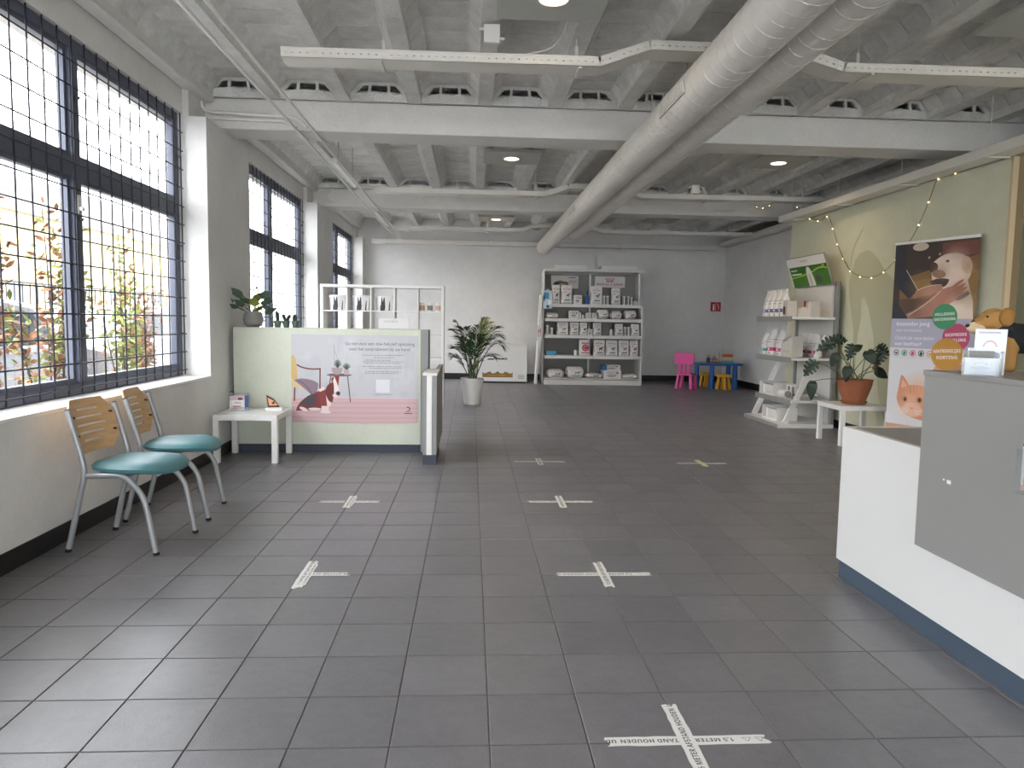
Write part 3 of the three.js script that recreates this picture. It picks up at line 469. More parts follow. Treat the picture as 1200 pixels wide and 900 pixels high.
const posterTex = canvasTex(1200, 850, (x, W, H) => {
  x.fillStyle = '#c5c4c8'; x.fillRect(0, 0, W, H); x.globalAlpha = 0.25; const r = rng(5); for (let i = 0; i < 60; i++) { x.fillStyle = r() > 0.5 ? '#d4d4d8' : '#b8b8c0'; x.fillRect(r() * W, r() * 560, 30 + r() * 80, 40 + r() * 160); } x.globalAlpha = 1;
  x.fillStyle = '#cfaeb0'; x.fillRect(0, 612, W, H - 612); x.fillStyle = '#d9c6c9'; x.fillRect(0, 606, W, 8); for (let i = 0; i < 9; i++) { x.strokeStyle = i % 2 ? '#c08e92' : '#e0b9b9'; x.lineWidth = 3; x.beginPath(); x.moveTo(0, 640 + i * 23); x.lineTo(W, 632 + i * 24); x.stroke(); }
  // armchair
  x.fillStyle = '#d2b274'; x.beginPath(); x.moveTo(0, 200); x.quadraticCurveTo(40, 205, 46, 260); x.lineTo(60, 430); x.lineTo(0, 450); x.fill(); x.fillStyle = '#d9c192'; x.beginPath(); x.moveTo(0, 430); x.quadraticCurveTo(120, 440, 190, 500); x.lineTo(180, 545); x.lineTo(0, 500); x.fill();
  x.strokeStyle = '#7a3a34'; x.lineWidth = 14; x.lineCap = 'round'; x.beginPath(); x.moveTo(56, 295); x.quadraticCurveTo(130, 345, 270, 330); x.lineTo(268, 520); x.stroke(); x.beginPath(); x.moveTo(30, 520); x.lineTo(26, 640); x.stroke();
  x.fillStyle = '#8b7584'; x.beginPath(); x.moveTo(90, 425); x.quadraticCurveTo(200, 430, 250, 470); x.quadraticCurveTo(262, 540, 200, 600); x.quadraticCurveTo(150, 540, 20, 440); x.fill(); x.strokeStyle = '#5d4b58'; x.lineWidth = 6; x.beginPath(); x.moveTo(60, 445); x.quadraticCurveTo(150, 480, 195, 590); x.stroke();
  // round table with two plants
  x.fillStyle = '#6d5a5c'; x.beginPath(); x.ellipse(450, 388, 118, 14, 0, 0, 7); x.fill(); x.strokeStyle = '#5a4646'; x.lineWidth = 9; x.beginPath(); x.moveTo(372, 398); x.lineTo(360, 470); x.moveTo(530, 398); x.lineTo(556, 650); x.stroke();
  x.fillStyle = '#a9979a'; x.beginPath(); x.moveTo(376, 320); x.lineTo(482, 320); x.quadraticCurveTo(478, 385, 430, 386); x.quadraticCurveTo(382, 385, 376, 320); x.fill(); x.fillStyle = '#b3a4a6'; x.beginPath(); x.moveTo(492, 335); x.lineTo(548, 335); x.lineTo(542, 386); x.lineTo(498, 386); x.fill();
  x.strokeStyle = '#41503f'; x.lineWidth = 6; for (let i = 0; i < 9; i++) { const a = -2.6 + i * 0.26; x.beginPath(); x.moveTo(436, 320); x.lineTo(436 + Math.cos(a) * 40, 322 + Math.sin(a) * 80); x.stroke(); x.beginPath(); x.moveTo(520, 336); x.lineTo(520 + Math.cos(a) * 42, 336 + Math.sin(a) * 60); x.stroke(); } x.strokeStyle = '#8a8f88'; x.lineWidth = 3; x.beginPath(); x.moveTo(408, 320); x.lineTo(402, 90); x.stroke(); x.beginPath(); x.moveTo(404, 150); x.lineTo(440, 240); x.stroke();
  // sitting hound seen from the side
  x.fillStyle = '#7c2f31'; x.beginPath(); x.moveTo(40, 740); x.quadraticCurveTo(60, 640, 180, 590); x.quadraticCurveTo(260, 540, 300, 520); x.lineTo(345, 700); x.lineTo(150, 735); x.fill(); x.fillStyle = '#4b4247'; x.beginPath(); x.moveTo(80, 670); x.quadraticCurveTo(140, 580, 225, 570); x.quadraticCurveTo(240, 640, 210, 690); x.quadraticCurveTo(130, 700, 80, 670); x.fill();
  x.fillStyle = '#ead9d4'; x.beginPath(); x.moveTo(250, 540); x.lineTo(300, 500); x.lineTo(330, 570); x.lineTo(375, 620); x.lineTo(370, 690); x.lineTo(300, 700); x.lineTo(330, 600); x.fill(); x.fillRect(282, 660, 40, 90); x.fillRect(318, 640, 34, 105); x.beginPath(); x.ellipse(320, 750, 52, 12, 0, 0, 7); x.fill(); x.beginPath(); x.ellipse(112, 722, 42, 16, 0.4, 0, 7); x.fill(); x.beginPath(); x.ellipse(215, 720, 60, 12, 0, 0, 7); x.fill();
  x.fillStyle = '#8a3536'; x.beginPath(); x.moveTo(255, 560); x.lineTo(320, 530); x.lineTo(335, 690); x.lineTo(270, 690); x.fill(); x.beginPath(); x.moveTo(375, 425); x.quadraticCurveTo(410, 380, 452, 405); x.lineTo(440, 500); x.lineTo(385, 500); x.fill(); x.fillStyle = '#efe0da'; x.beginPath(); x.moveTo(405, 400); x.lineTo(440, 500); x.lineTo(450, 540); x.lineTo(400, 560); x.lineTo(385, 470); x.fill(); x.fillStyle = '#6f292b'; x.beginPath(); x.moveTo(395, 460); x.quadraticCurveTo(330, 470, 318, 550); x.quadraticCurveTo(340, 660, 385, 655); x.quadraticCurveTo(410, 560, 395, 460); x.fill(); x.fillStyle = '#3a2a2a'; x.beginPath(); x.ellipse(440, 568, 20, 20, 0, 0, 7); x.fill(); x.fillStyle = '#e8d6cf'; x.beginPath(); x.ellipse(410, 590, 24, 14, 0.2, 0, 7); x.fill();
  x.fillStyle = '#4c4c55'; x.textAlign = 'center'; x.font = '40px sans-serif'; x.fillText('Ga niet voor een doe-het-zelf oplossing', 838, 98, 660); x.fillText('voor het oorprobleem bij uw hond', 835, 150, 580);
  x.fillStyle = '#7d7d86'; for (const [y, a, b] of [[190, 670, 1060], [212, 780, 960], [238, 700, 940], [252, 675, 1060], [268, 690, 1030], [300, 670, 1060], [316, 740, 1040], [350, 700, 1040], [366, 690, 1010]]) { let q = a; const r2 = rng(y); while (q < b) { const l = 8 + r2() * 30; x.fillRect(q, y, Math.min(l, b - q), 5); q += l + 7; } }
  x.fillStyle = '#dedee2'; x.fillRect(800, 428, 130, 128); x.fillStyle = '#8b8b93'; x.fillRect(780, 572, 180, 4);
  x.strokeStyle = '#46353a'; x.lineWidth = 8; x.beginPath(); x.arc(1104, 716, 20, -1.9, 1.9); x.stroke(); x.fillStyle = '#46353a'; x.fillRect(1070, 752, 74, 7);
});
{ // paper poster, slightly wavy
  const g = new THREE.PlaneGeometry(1.19, 0.835, 40, 20), p = g.attributes.position; for (let i = 0; i < p.count; i++) { const x = p.getX(i), y = p.getY(i); p.setZ(i, 0.004 + 0.003 * Math.max(0, -y) * (1 + Math.sin(x * 17)) + 0.0015 * Math.sin(x * 9 + y * 4)); p.setY(i, y - 0.006 * (y < -0.3 ? (0.5 + 0.5 * Math.sin(x * 6 + 1)) : 0)); } g.computeVertexNormals();
  const o = obj('poster', plain(g).translate(-1.092, 0.705, -7.0585), std('#ffffff', 0.45, { map: posterTex, side: THREE.DoubleSide })); tag(o, 'wide poster of a seated hound beside an armchair on the green panel', 'poster');
}
// ------------------------------------------------------------------ plants on the ledge
function leafGeo(L, W, curl = 0.25, fold = 0.15, nx = 2, ny = 6) {   // leaf blade along +y, bending towards +z
  const pos = [], idx = []; for (let j = 0; j <= ny; j++) { const v = j / ny, hw = W / 2 * Math.sin(Math.PI * Math.min(1, 0.06 + v * 0.94) ** 0.8) + 0.0005; for (let i = 0; i <= nx; i++) { const u = i / nx * 2 - 1; pos.push(u * hw, v * L * (1 - curl * v * 0.3), curl * L * v * v - fold * Math.abs(u) * hw * -1); } }
  for (let j = 0; j < ny; j++) for (let i = 0; i < nx; i++) { const a = j * (nx + 1) + i; idx.push(a, a + 1, a + nx + 1, a + 1, a + nx + 2, a + nx + 1); }
  const g = new THREE.BufferGeometry(); g.setAttribute('position', new THREE.Float32BufferAttribute(pos, 3)); g.setIndex(idx); g.computeVertexNormals(); return plain(g);
}
function potOf(o, prof, m, soilR, soilY) { obj('pot', lathe(prof), m, o); obj('soil', cyl(V(0, soilY - 0.01, 0), V(0, soilY, 0), soilR, soilR, 20), M.soil, o); }
{
  const o = thing('ledge_plant', 'leafy green and lime plant in a round stone-grey pot on the reception ledge', 'potted plant', [-2.085, 1.18, -7.23]);
  potOf(o, [[0, 0.001], [0.055, 0.001], [0.085, 0.03], [0.094, 0.075], [0.085, 0.125], [0.07, 0.15], [0.063, 0.15], [0.06, 0.14], [0, 0.138]], M.stone, 0.06, 0.142);
  const r = rng(31), spots = [[-0.10, 0.3, 0.02, 0], [-0.17, 0.26, 0.04, 0], [-0.07, 0.22, 0.05, 0], [-0.13, 0.2, 0.05, 0], [-0.03, 0.25, -0.02, 0], [0.02, 0.22, 0.06, 1], [0.03, 0.27, -0.02, 1], [0.08, 0.24, 0.03, 0], [0.11, 0.2, 0.05, 0], [0.12, 0.26, 0, 0], [0.07, 0.3, 0, 0], [0.0, 0.3, -0.04, 0], [0.05, 0.17, 0.08, 1], [-0.15, 0.34, 0.02, 0], [-0.04, 0.17, 0.09, 0], [0.13, 0.15, 0.07, 0]];
  for (const [x, y, z, lime] of spots) {
    obj('stem', sweep([V(x * 0.15, 0.14, z * 0.2), V(x * 0.5, 0.14 + (y - 0.14) * 0.75, z * 0.5), V(x, y, z)], 0.003, 5), M.stem, o);
    obj('leaf', place(leafGeo(0.10 + r() * 0.04, 0.075 + r() * 0.02, 0.3, 0.2), x, y - 0.02, z, r() * 1.2 - 0.6 + (x < 0 ? -0.5 : 0.5), 0.3 + r() * 0.6, -x * 5 + (r() - 0.5) * 0.8), lime ? M.leafLime : M.leafGray, o);
  }
  obj('flower_stalk', [sweep([V(0.01, 0.15, 0), V(0.03, 0.3, 0), V(0.035, 0.37, 0)], 0.0025, 5), plain(new THREE.IcosahedronGeometry(0.014, 1)).translate(0.035, 0.375, 0)], M.leafGray, o);
  const cact = [[-1.845, 'tall single-column cactus in a small grey pot on the ledge', 0], [-1.765, 'two-eared cactus in a small grey pot on the ledge', 1], [-1.68, 'short round-topped cactus in a small grey pot on the ledge', 2]];
  for (const [x, label, kind] of cact) {
    const c = thing('small_cactus', label, 'cactus', [x, 1.18, -7.2], 0, 'cacti on the reception ledge');
    potOf(c, [[0, 0.001], [0.028, 0.001], [0.037, 0.055], [0.04, 0.056], [0.04, 0.066], [0.034, 0.066], [0.033, 0.058], [0, 0.057]], M.leafGray.clone(), 0.033, 0.06);
    const col = (h, r, lean, x0) => { const q = []; const n = 20; for (let j = 0; j <= 8; j++) { const v = j / 8, rr = r * Math.sqrt(Math.max(0, 1 - ((v - 0.45) / 0.56) ** 4)); q.push([Math.max(0.0005, rr), v * h]); } const g = lathe(q, n), p = g.attributes.position; for (let i = 0; i < p.count; i++) { const X = p.getX(i), Z = p.getZ(i), a = Math.atan2(Z, X), k = 1 + 0.12 * Math.cos(a * 8); p.setX(i, X * k + lean * p.getY(i)); p.setZ(i, Z * k); } g.computeVertexNormals(); return g.translate(x0, 0.055, 0); };
    obj('stem', kind === 0 ? col(0.105, 0.016, -0.1, 0) : kind === 1 ? [col(0.075, 0.015, -0.3, -0.006), col(0.07, 0.015, 0.3, 0.008)] : col(0.07, 0.022, 0, -0.004), M.leafDark, c);
  }
}
// ------------------------------------------------------------------ white cube shelf and what stands in it
{
  const x0 = -2.15, x1 = -0.385, z = -10.72, D = 0.32, top = 1.765, o = thing('cube_shelf', 'white open cube shelf of twenty-five compartments behind the reception desk', 'shelf', [(x0 + x1) / 2, 0, z]), w = (x1 - x0) / 2, t = 0.04, n = 5, cw = (2 * w - 2 * t) / n, ch = (top - 2 * t) / n;
  obj('side', B(-w, -w + t, 0, top, -D, 0, 0.002), M.white, o); obj('side', B(w - t, w, 0, top, -D, 0, 0.002), M.white, o); obj('top', B(-w + t, w - t, top - t, top, -D, 0, 0.002), M.white, o); obj('bottom', B(-w + t, w - t, 0, t, -D, 0, 0.002), M.white, o);
  for (let i = 1; i < n; i++) { obj('divider', B(-w + t + cw * i - 0.008, -w + t + cw * i + 0.008, t, top - t, -D, -0.002), M.white, o); }
  for (let j = 1; j < n; j++) for (let i = 0; i < n; i++) obj('shelf_board', B(-w + t + cw * i + 0.009, -w + t + cw * (i + 1) - 0.009, t + ch * j - 0.008, t + ch * j + 0.008, -D, -0.002), M.white, o);
  const yTop = t + ch * 4 + 0.009, cx = (i) => x0 + t + cw * (i + 0.5);
  const bucketTex = canvasTex(512, 128, (x) => { x.fillStyle = '#efeeee'; x.fillRect(0, 0, 512, 128); for (const dx of [0, 256]) { x.fillStyle = '#2e2e32'; x.beginPath(); x.moveTo(dx + 70, 118); x.quadraticCurveTo(dx + 66, 70, dx + 84, 66); x.lineTo(dx + 92, 34); x.lineTo(dx + 104, 58); x.lineTo(dx + 122, 36); x.lineTo(dx + 130, 74); x.quadraticCurveTo(dx + 118, 96, dx + 104, 88); x.quadraticCurveTo(dx + 90, 96, dx + 96, 118); x.fill(); x.beginPath(); x.ellipse(dx + 178, 82, 8, 30, 0.1, 0, 7); x.fill(); x.fillStyle = '#b9b9bd'; x.beginPath(); x.ellipse(dx + 130, 98, 22, 16, 0, 0, 7); x.fill(); } });
  ['nearest the window', 'between two other buckets', 'nearest the empty compartment'].forEach((s, i) => {
    const b = thing('feed_bucket', 'white bucket with black animal print on the cube shelf, ' + s, 'bucket', [cx(i) + 0.015, yTop, z - 0.15], -1.4, 'printed buckets on the cube shelf');
    obj('tub', lathe([[0, 0.001], [0.106, 0.001], [0.12, 0.19], [0, 0.19]], 32), std('#ffffff', 0.4, { map: bucketTex }), b); obj('lid', lathe([[0, 0.19], [0.128, 0.19], [0.13, 0.212], [0.11, 0.218], [0, 0.216]], 32), M.white, b);
  });
  const jarCol = ['#c9a27f', '#8b8a86', '#d9b0a4'];
  ['nearest the empty compartment', 'between two pale jars', 'nearest the shelf end'].forEach((s, i) => {
    const b = thing('supplement_jar', ['tan', 'grey', 'pink'][i] + ' labelled jar with white cap on the cube shelf', 'jar', [cx(4) - 0.115 + i * 0.115, yTop, z - 0.14], 0, 'small jars on the cube shelf');
    obj('jar_body', lathe([[0, 0.001], [0.036, 0.001], [0.038, 0.02], [0.038, 0.09], [0.03, 0.105], [0, 0.105]], 20), M.white, b); obj('label_band', cyl(V(0, 0.018, 0), V(0, 0.086, 0), 0.0386, 0.0386, 20), std(jarCol[i], 0.5), b); obj('cap', cyl(V(0, 0.105, 0), V(0, 0.128, 0), 0.032, 0.032, 18), M.white, b);
  });
  const sb = thing('brand_board', 'white lettered sign board lying in the second shelf row', 'sign', [cx(2) + 0.17, t + ch * 3 - 0.02, z + 0.022]);
  obj('board', B(-0.22, 0.22, 0.0, 0.262, -0.02, 0.0, 0.003), M.white, sb);
  obj('lettering', new THREE.PlaneGeometry(0.42, 0.14).translate(-0.01, 0.185, 0.001), std('#fff', 0.5, { map: canvasTex(420, 140, (x) => { x.fillStyle = '#f0efee'; x.fillRect(0, 0, 420, 140); x.fillStyle = '#9a9a9e'; x.font = '34px sans-serif'; x.textAlign = 'center'; x.fillText('S A N I M E D', 170, 52); }) }), sb);
}

// ------------------------------------------------------------------ palm in a white pot
{
  const o = thing('potted_palm', 'green feathery palm in a tall tapered white pot', 'potted plant', [0.035, 0, -11.19]);
  potOf(o, [[0, 0.001], [0.115, 0.001], [0.125, 0.01], [0.175, 0.395], [0.178, 0.41], [0.165, 0.41], [0.158, 0.385], [0, 0.38]], M.whiteSatin, 0.157, 0.385);
  const r = rng(77);
  const frond = (base, tip, lift, n, L, m) => {
    const mid = base.clone().lerp(tip, 0.55).add(V(0, lift, 0)), c = new THREE.QuadraticBezierCurve3(base, mid, tip), q = [];
    q.push(sweep(c.getPoints(14), (t) => 0.0075 * (1 - 0.8 * t) + 0.001, 5));
    for (let i = 0; i < n; i++) {
      const t = 0.3 + 0.7 * i / (n - 1), p = c.getPoint(t), d = c.getTangent(t), side = d.clone().cross(V(0, 1, 0)).normalize(), len = L * Math.sin(Math.PI * (0.18 + 0.74 * (i / (n - 1)))) * (0.85 + r() * 0.3);
      for (const s of [-1, 1]) {
        const dir = side.clone().multiplyScalar(s * 0.75).addScaledVector(d, 0.75).add(V(0, 0.18 - 0.35 * r(), 0)).normalize(), e = p.clone().addScaledVector(dir, len), nrm = dir.clone().cross(d).normalize(), wv = dir.clone().cross(nrm).normalize().multiplyScalar(0.0095), mm = p.clone().lerp(e, 0.45).addScaledVector(V(0, 1, 0), 0.012); e.y -= len * 0.18; e.x = Math.max(e.x, -0.385);
        const pos = [p, mm.clone().add(wv), mm.clone().sub(wv), e], g = new THREE.BufferGeometry(); g.setAttribute('position', new THREE.Float32BufferAttribute(pos.flatMap((k) => [k.x, k.y, k.z]), 3)); g.setIndex([0, 2, 1, 1, 2, 3]); g.computeVertexNormals(); q.push(plain(g));
      }
    }
    obj('frond', q, m, o);
  };
  const tips = [[-0.31, 1.12, 0.1, 0.30], [-0.26, 1.24, 0.05, 0.34], [-0.14, 1.15, 0.14, 0.3], [-0.30, 0.86, 0.18, 0.24], [-0.3, 0.72, 0.1, 0.2], [0.18, 1.30, 0.05, 0.25], [0.24, 1.24, -0.12, 0.22], [0.45, 1.02, -0.05, 0.42], [0.47, 0.86, 0.1, 0.5], [0.34, 0.72, 0.15, 0.3], [0.1, 1.18, -0.15, 0.2], [0.05, 1.05, 0.2, 0.2], [0.22, 0.98, 0.22, 0.3], [-0.2, 1.0, -0.2, 0.3], [0.38, 1.18, -0.2, 0.3], [-0.12, 0.92, 0.24, 0.2]];
  tips.forEach(([x, y, z, l], i) => { const a = i * 2.4, b = V(Math.cos(a) * 0.05, 0.38, Math.sin(a) * 0.05); frond(b, V(x, y, z), l, 22, 0.28, i === 5 || i === 6 ? M.leafLime : M.leafPalm); });
  for (let i = 0; i < 9; i++) { const a = i * 2.1, x = Math.cos(a) * 0.06, z = Math.sin(a) * 0.06; obj('cane', sweep([V(x, 0.38, z), V(x * 1.3, 0.52, z * 1.3), V(x * 1.5, 0.66, z * 1.5)], 0.009, 6), M.stem, o); }
}
// ------------------------------------------------------------------ low white cabinet behind the palm
{
  const o = thing('display_cabinet', 'low white cabinet with a gold strip against the back wall', 'cabinet', [0.66, 0, -15.17]);
  obj('body', B(-0.52, 0.515, 0.03, 0.765, -0.6, 0, 0.006), M.white, o); obj('lid', B(-0.53, 0.525, 0.767, 0.8, -0.61, 0.012, 0.006), M.white, o); obj('plinth', B(-0.5, 0.495, 0.001, 0.03, -0.58, -0.02), M.dark, o);
  obj('print', new THREE.PlaneGeometry(0.72, 0.62).translate(-0.12, 0.37, 0.002), std('#fff', 0.45, { map: canvasTex(576, 496, (x) => {
    x.fillStyle = '#eeedec'; x.fillRect(0, 0, 576, 496); x.fillStyle = '#94702c'; x.beginPath(); x.moveTo(60, 430); for (let i = 0; i <= 20; i++) x.lineTo(60 + i * 25, 375 + Math.sin(i * 1.1) * 12 + (i % 5 === 0 ? -14 : 0)); x.lineTo(560, 450); x.lineTo(60, 450); x.fill(); x.fillStyle = '#c9a45a'; x.fillRect(140, 412, 300, 8);
    const r = rng(9); for (let i = 0; i < 26; i++) { x.fillStyle = ['#2b2826', '#5a4a35', '#7e6a4c'][i % 3]; x.beginPath(); x.ellipse(150 + i * 12 + r() * 8, 130 + r() * 26, 9, 12, r(), 0, 7); x.fill(); } x.fillStyle = '#5d5d60'; x.fillRect(330, 250, 6, 14); }) }), o);
  obj('vent', [B(0.33, 0.46, 0.1, 0.11, 0, 0.004), B(0.33, 0.46, 0.13, 0.14, 0, 0.004), B(0.33, 0.46, 0.16, 0.17, 0, 0.004)], M.gray, o);
}
// ------------------------------------------------------------------ shop rack with pet food
const rackZ = -14.9;
const bagArt = (seed, accent, dark) => canvasTex(192, 288, (x, w, h) => {
  x.fillStyle = '#eceae7'; x.fillRect(0, 0, w, h); x.fillStyle = accent; x.font = 'bold 22px sans-serif'; x.textAlign = 'center'; x.fillText('ROYAL CANIN', w / 2, 62, 130); x.beginPath(); for (let i = 0; i < 5; i++) { x.moveTo(76 + i * 10, 36); x.lineTo(72 + i * 12, 24); } x.lineWidth = 3; x.strokeStyle = accent; x.stroke();
  const r = rng(seed); x.fillStyle = dark; x.beginPath(); x.ellipse(112, 150, 26, 16, 0.2, 0, 7); x.fill(); x.beginPath(); x.ellipse(138, 128, 14, 14, 0, 0, 7); x.fill(); x.fillRect(92, 150, 7, 44); x.fillRect(126, 150, 7, 44); x.fillStyle = '#9d9ca0'; x.fillRect(40, 92, 70, 5); x.fillRect(40, 104, 50, 5); x.fillStyle = '#57565a'; x.fillRect(60, 216, 90, 16); x.fillStyle = '#a9a8ab'; for (let i = 0; i < 4; i++) x.fillRect(30 + r() * 8, 244 + i * 9, 100 + r() * 40, 4); x.fillStyle = accent; x.fillRect(8, 90, 6, 130);
});
const bagM = [std('#ffffff', 0.4, { map: bagArt(1, '#b01830', '#3b3a3e') }), std('#ffffff', 0.4, { map: bagArt(2, '#a82840', '#7d7a7a') }), std('#ffffff', 0.4, { map: bagArt(3, '#b8463c', '#8e8b86') })];
const redBag = std('#ffffff', 0.4, { map: canvasTex(192, 288, (x, w, h) => { x.fillStyle = '#eceae7'; x.fillRect(0, 0, w, h); x.fillStyle = '#c7304f'; x.fillRect(50, 40, 120, 26); x.beginPath(); x.ellipse(110, 140, 58, 64, 0, 0, 7); x.fill(); x.strokeStyle = '#f0dfe2'; x.lineWidth = 9; x.beginPath(); x.arc(112, 140, 34, 0.4, 5.6); x.stroke(); x.fillStyle = '#c7304f'; x.fillRect(40, 220, 130, 18); x.fillStyle = '#efe3e5'; x.font = 'bold 19px sans-serif'; x.textAlign = 'center'; x.fillText('ROYAL CANIN', 110, 60, 110); }) });
const canM = std('#ffffff', 0.35, { map: canvasTex(256, 96, (x) => { x.fillStyle = '#ecebe9'; x.fillRect(0, 0, 256, 96); for (let i = 0; i < 4; i++) { x.fillStyle = '#77767a'; x.fillRect(i * 64 + 18, 40, 28, 16); x.fillStyle = '#b3405a'; x.fillRect(i * 64 + 20, 22, 24, 6); x.fillStyle = '#bdbcbf'; x.fillRect(i * 64 + 14, 66, 36, 4); } }) });
const boxM = [2, 5].map((s) => std('#ffffff', 0.5, { map: canvasTex(192, 128, (x, w, h) => { const r = rng(s); x.fillStyle = '#e5e4e1'; x.fillRect(0, 0, w, h); x.fillStyle = '#5c5b60'; x.fillRect(40, 74, 100, 12); x.fillStyle = '#8d8c90'; for (let i = 0; i < 5; i++) x.fillRect(20 + r() * 40, 20 + i * 10, 60 + r() * 60, 4); x.fillStyle = '#a8384c'; x.fillRect(50, 96, 70, 7); x.fillStyle = '#444348'; x.beginPath(); x.ellipse(150, 40, 16, 10, 0.4, 0, 7); x.fill(); }) }));
function bagGeo(w, h, d, sag = 0) {                            // stand-up bag: full below, sealed flat edge above
  const n = 20, m = 9, pos = [], idx = [];
  for (let j = 0; j <= m; j++) { const v = j / m, hd = d / 2 * (v < 0.12 ? 0.86 + v : Math.max(0.02, 1 - Math.max(0, (v - 0.45) / 0.5) ** 1.5)), hw = w / 2 * (1 - 0.05 * v + 0.02 * Math.sin(v * 9)); for (let i = 0; i < n; i++) { const a = i / n * 2 * Math.PI, c = Math.cos(a), s = Math.sin(a), e = 0.45; pos.push(Math.sign(c) * Math.abs(c) ** e * hw, v * h, Math.sign(s) * Math.abs(s) ** e * hd + sag * v * v); } }
  for (let j = 0; j < m; j++) for (let i = 0; i < n; i++) { const a = j * n + i, b = j * n + (i + 1) % n; idx.push(a, a + n, b, b, a + n, b + n); }
  const c = pos.length / 3; pos.push(0, 0, 0); for (let i = 0; i < n; i++) idx.push(c, i, (i + 1) % n);
  const g = new THREE.BufferGeometry(); g.setAttribute('position', new THREE.Float32BufferAttribute(pos, 3)); g.setIndex(idx); g.computeVertexNormals(); return frontUV(g, -w / 2, w / 2, 0, h);
}
function lyingBag(w, h, d, seed) {                             // bag lying flat, pillow shaped
  const n = 24, m = 8, pos = [], idx = [], r = rng(seed), wob = Array.from({ length: n }, () => 1 + (r() - 0.5) * 0.08);
  for (let j = 0; j <= m; j++) { const v = j / m, k = Math.sin(Math.PI * (0.14 + 0.72 * v)) ** 0.45; for (let i = 0; i < n; i++) { const a = i / n * 2 * Math.PI, c = Math.cos(a), s = Math.sin(a), e = 0.4; pos.push(Math.sign(c) * Math.abs(c) ** e * w / 2 * k * wob[i], v * h * (0.92 + 0.08 * wob[(i * 3) % n]), Math.sign(s) * Math.abs(s) ** e * d / 2 * k); } }
  for (let j = 0; j < m; j++) for (let i = 0; i < n; i++) { const a = j * n + i, b = j * n + (i + 1) % n; idx.push(a, a + n, b, b, a + n, b + n); }
  const c = pos.length / 3; pos.push(0, 0, 0, 0, h * 0.96, 0); for (let i = 0; i < n; i++) { idx.push(c, i, (i + 1) % n); idx.push(c + 1, m * n + (i + 1) % n, m * n + i); }
  const g = new THREE.BufferGeometry(); g.setAttribute('position', new THREE.Float32BufferAttribute(pos, 3)); g.setIndex(idx); g.computeVertexNormals(); return frontUV(g, -w / 2, w / 2, 0, h);
}
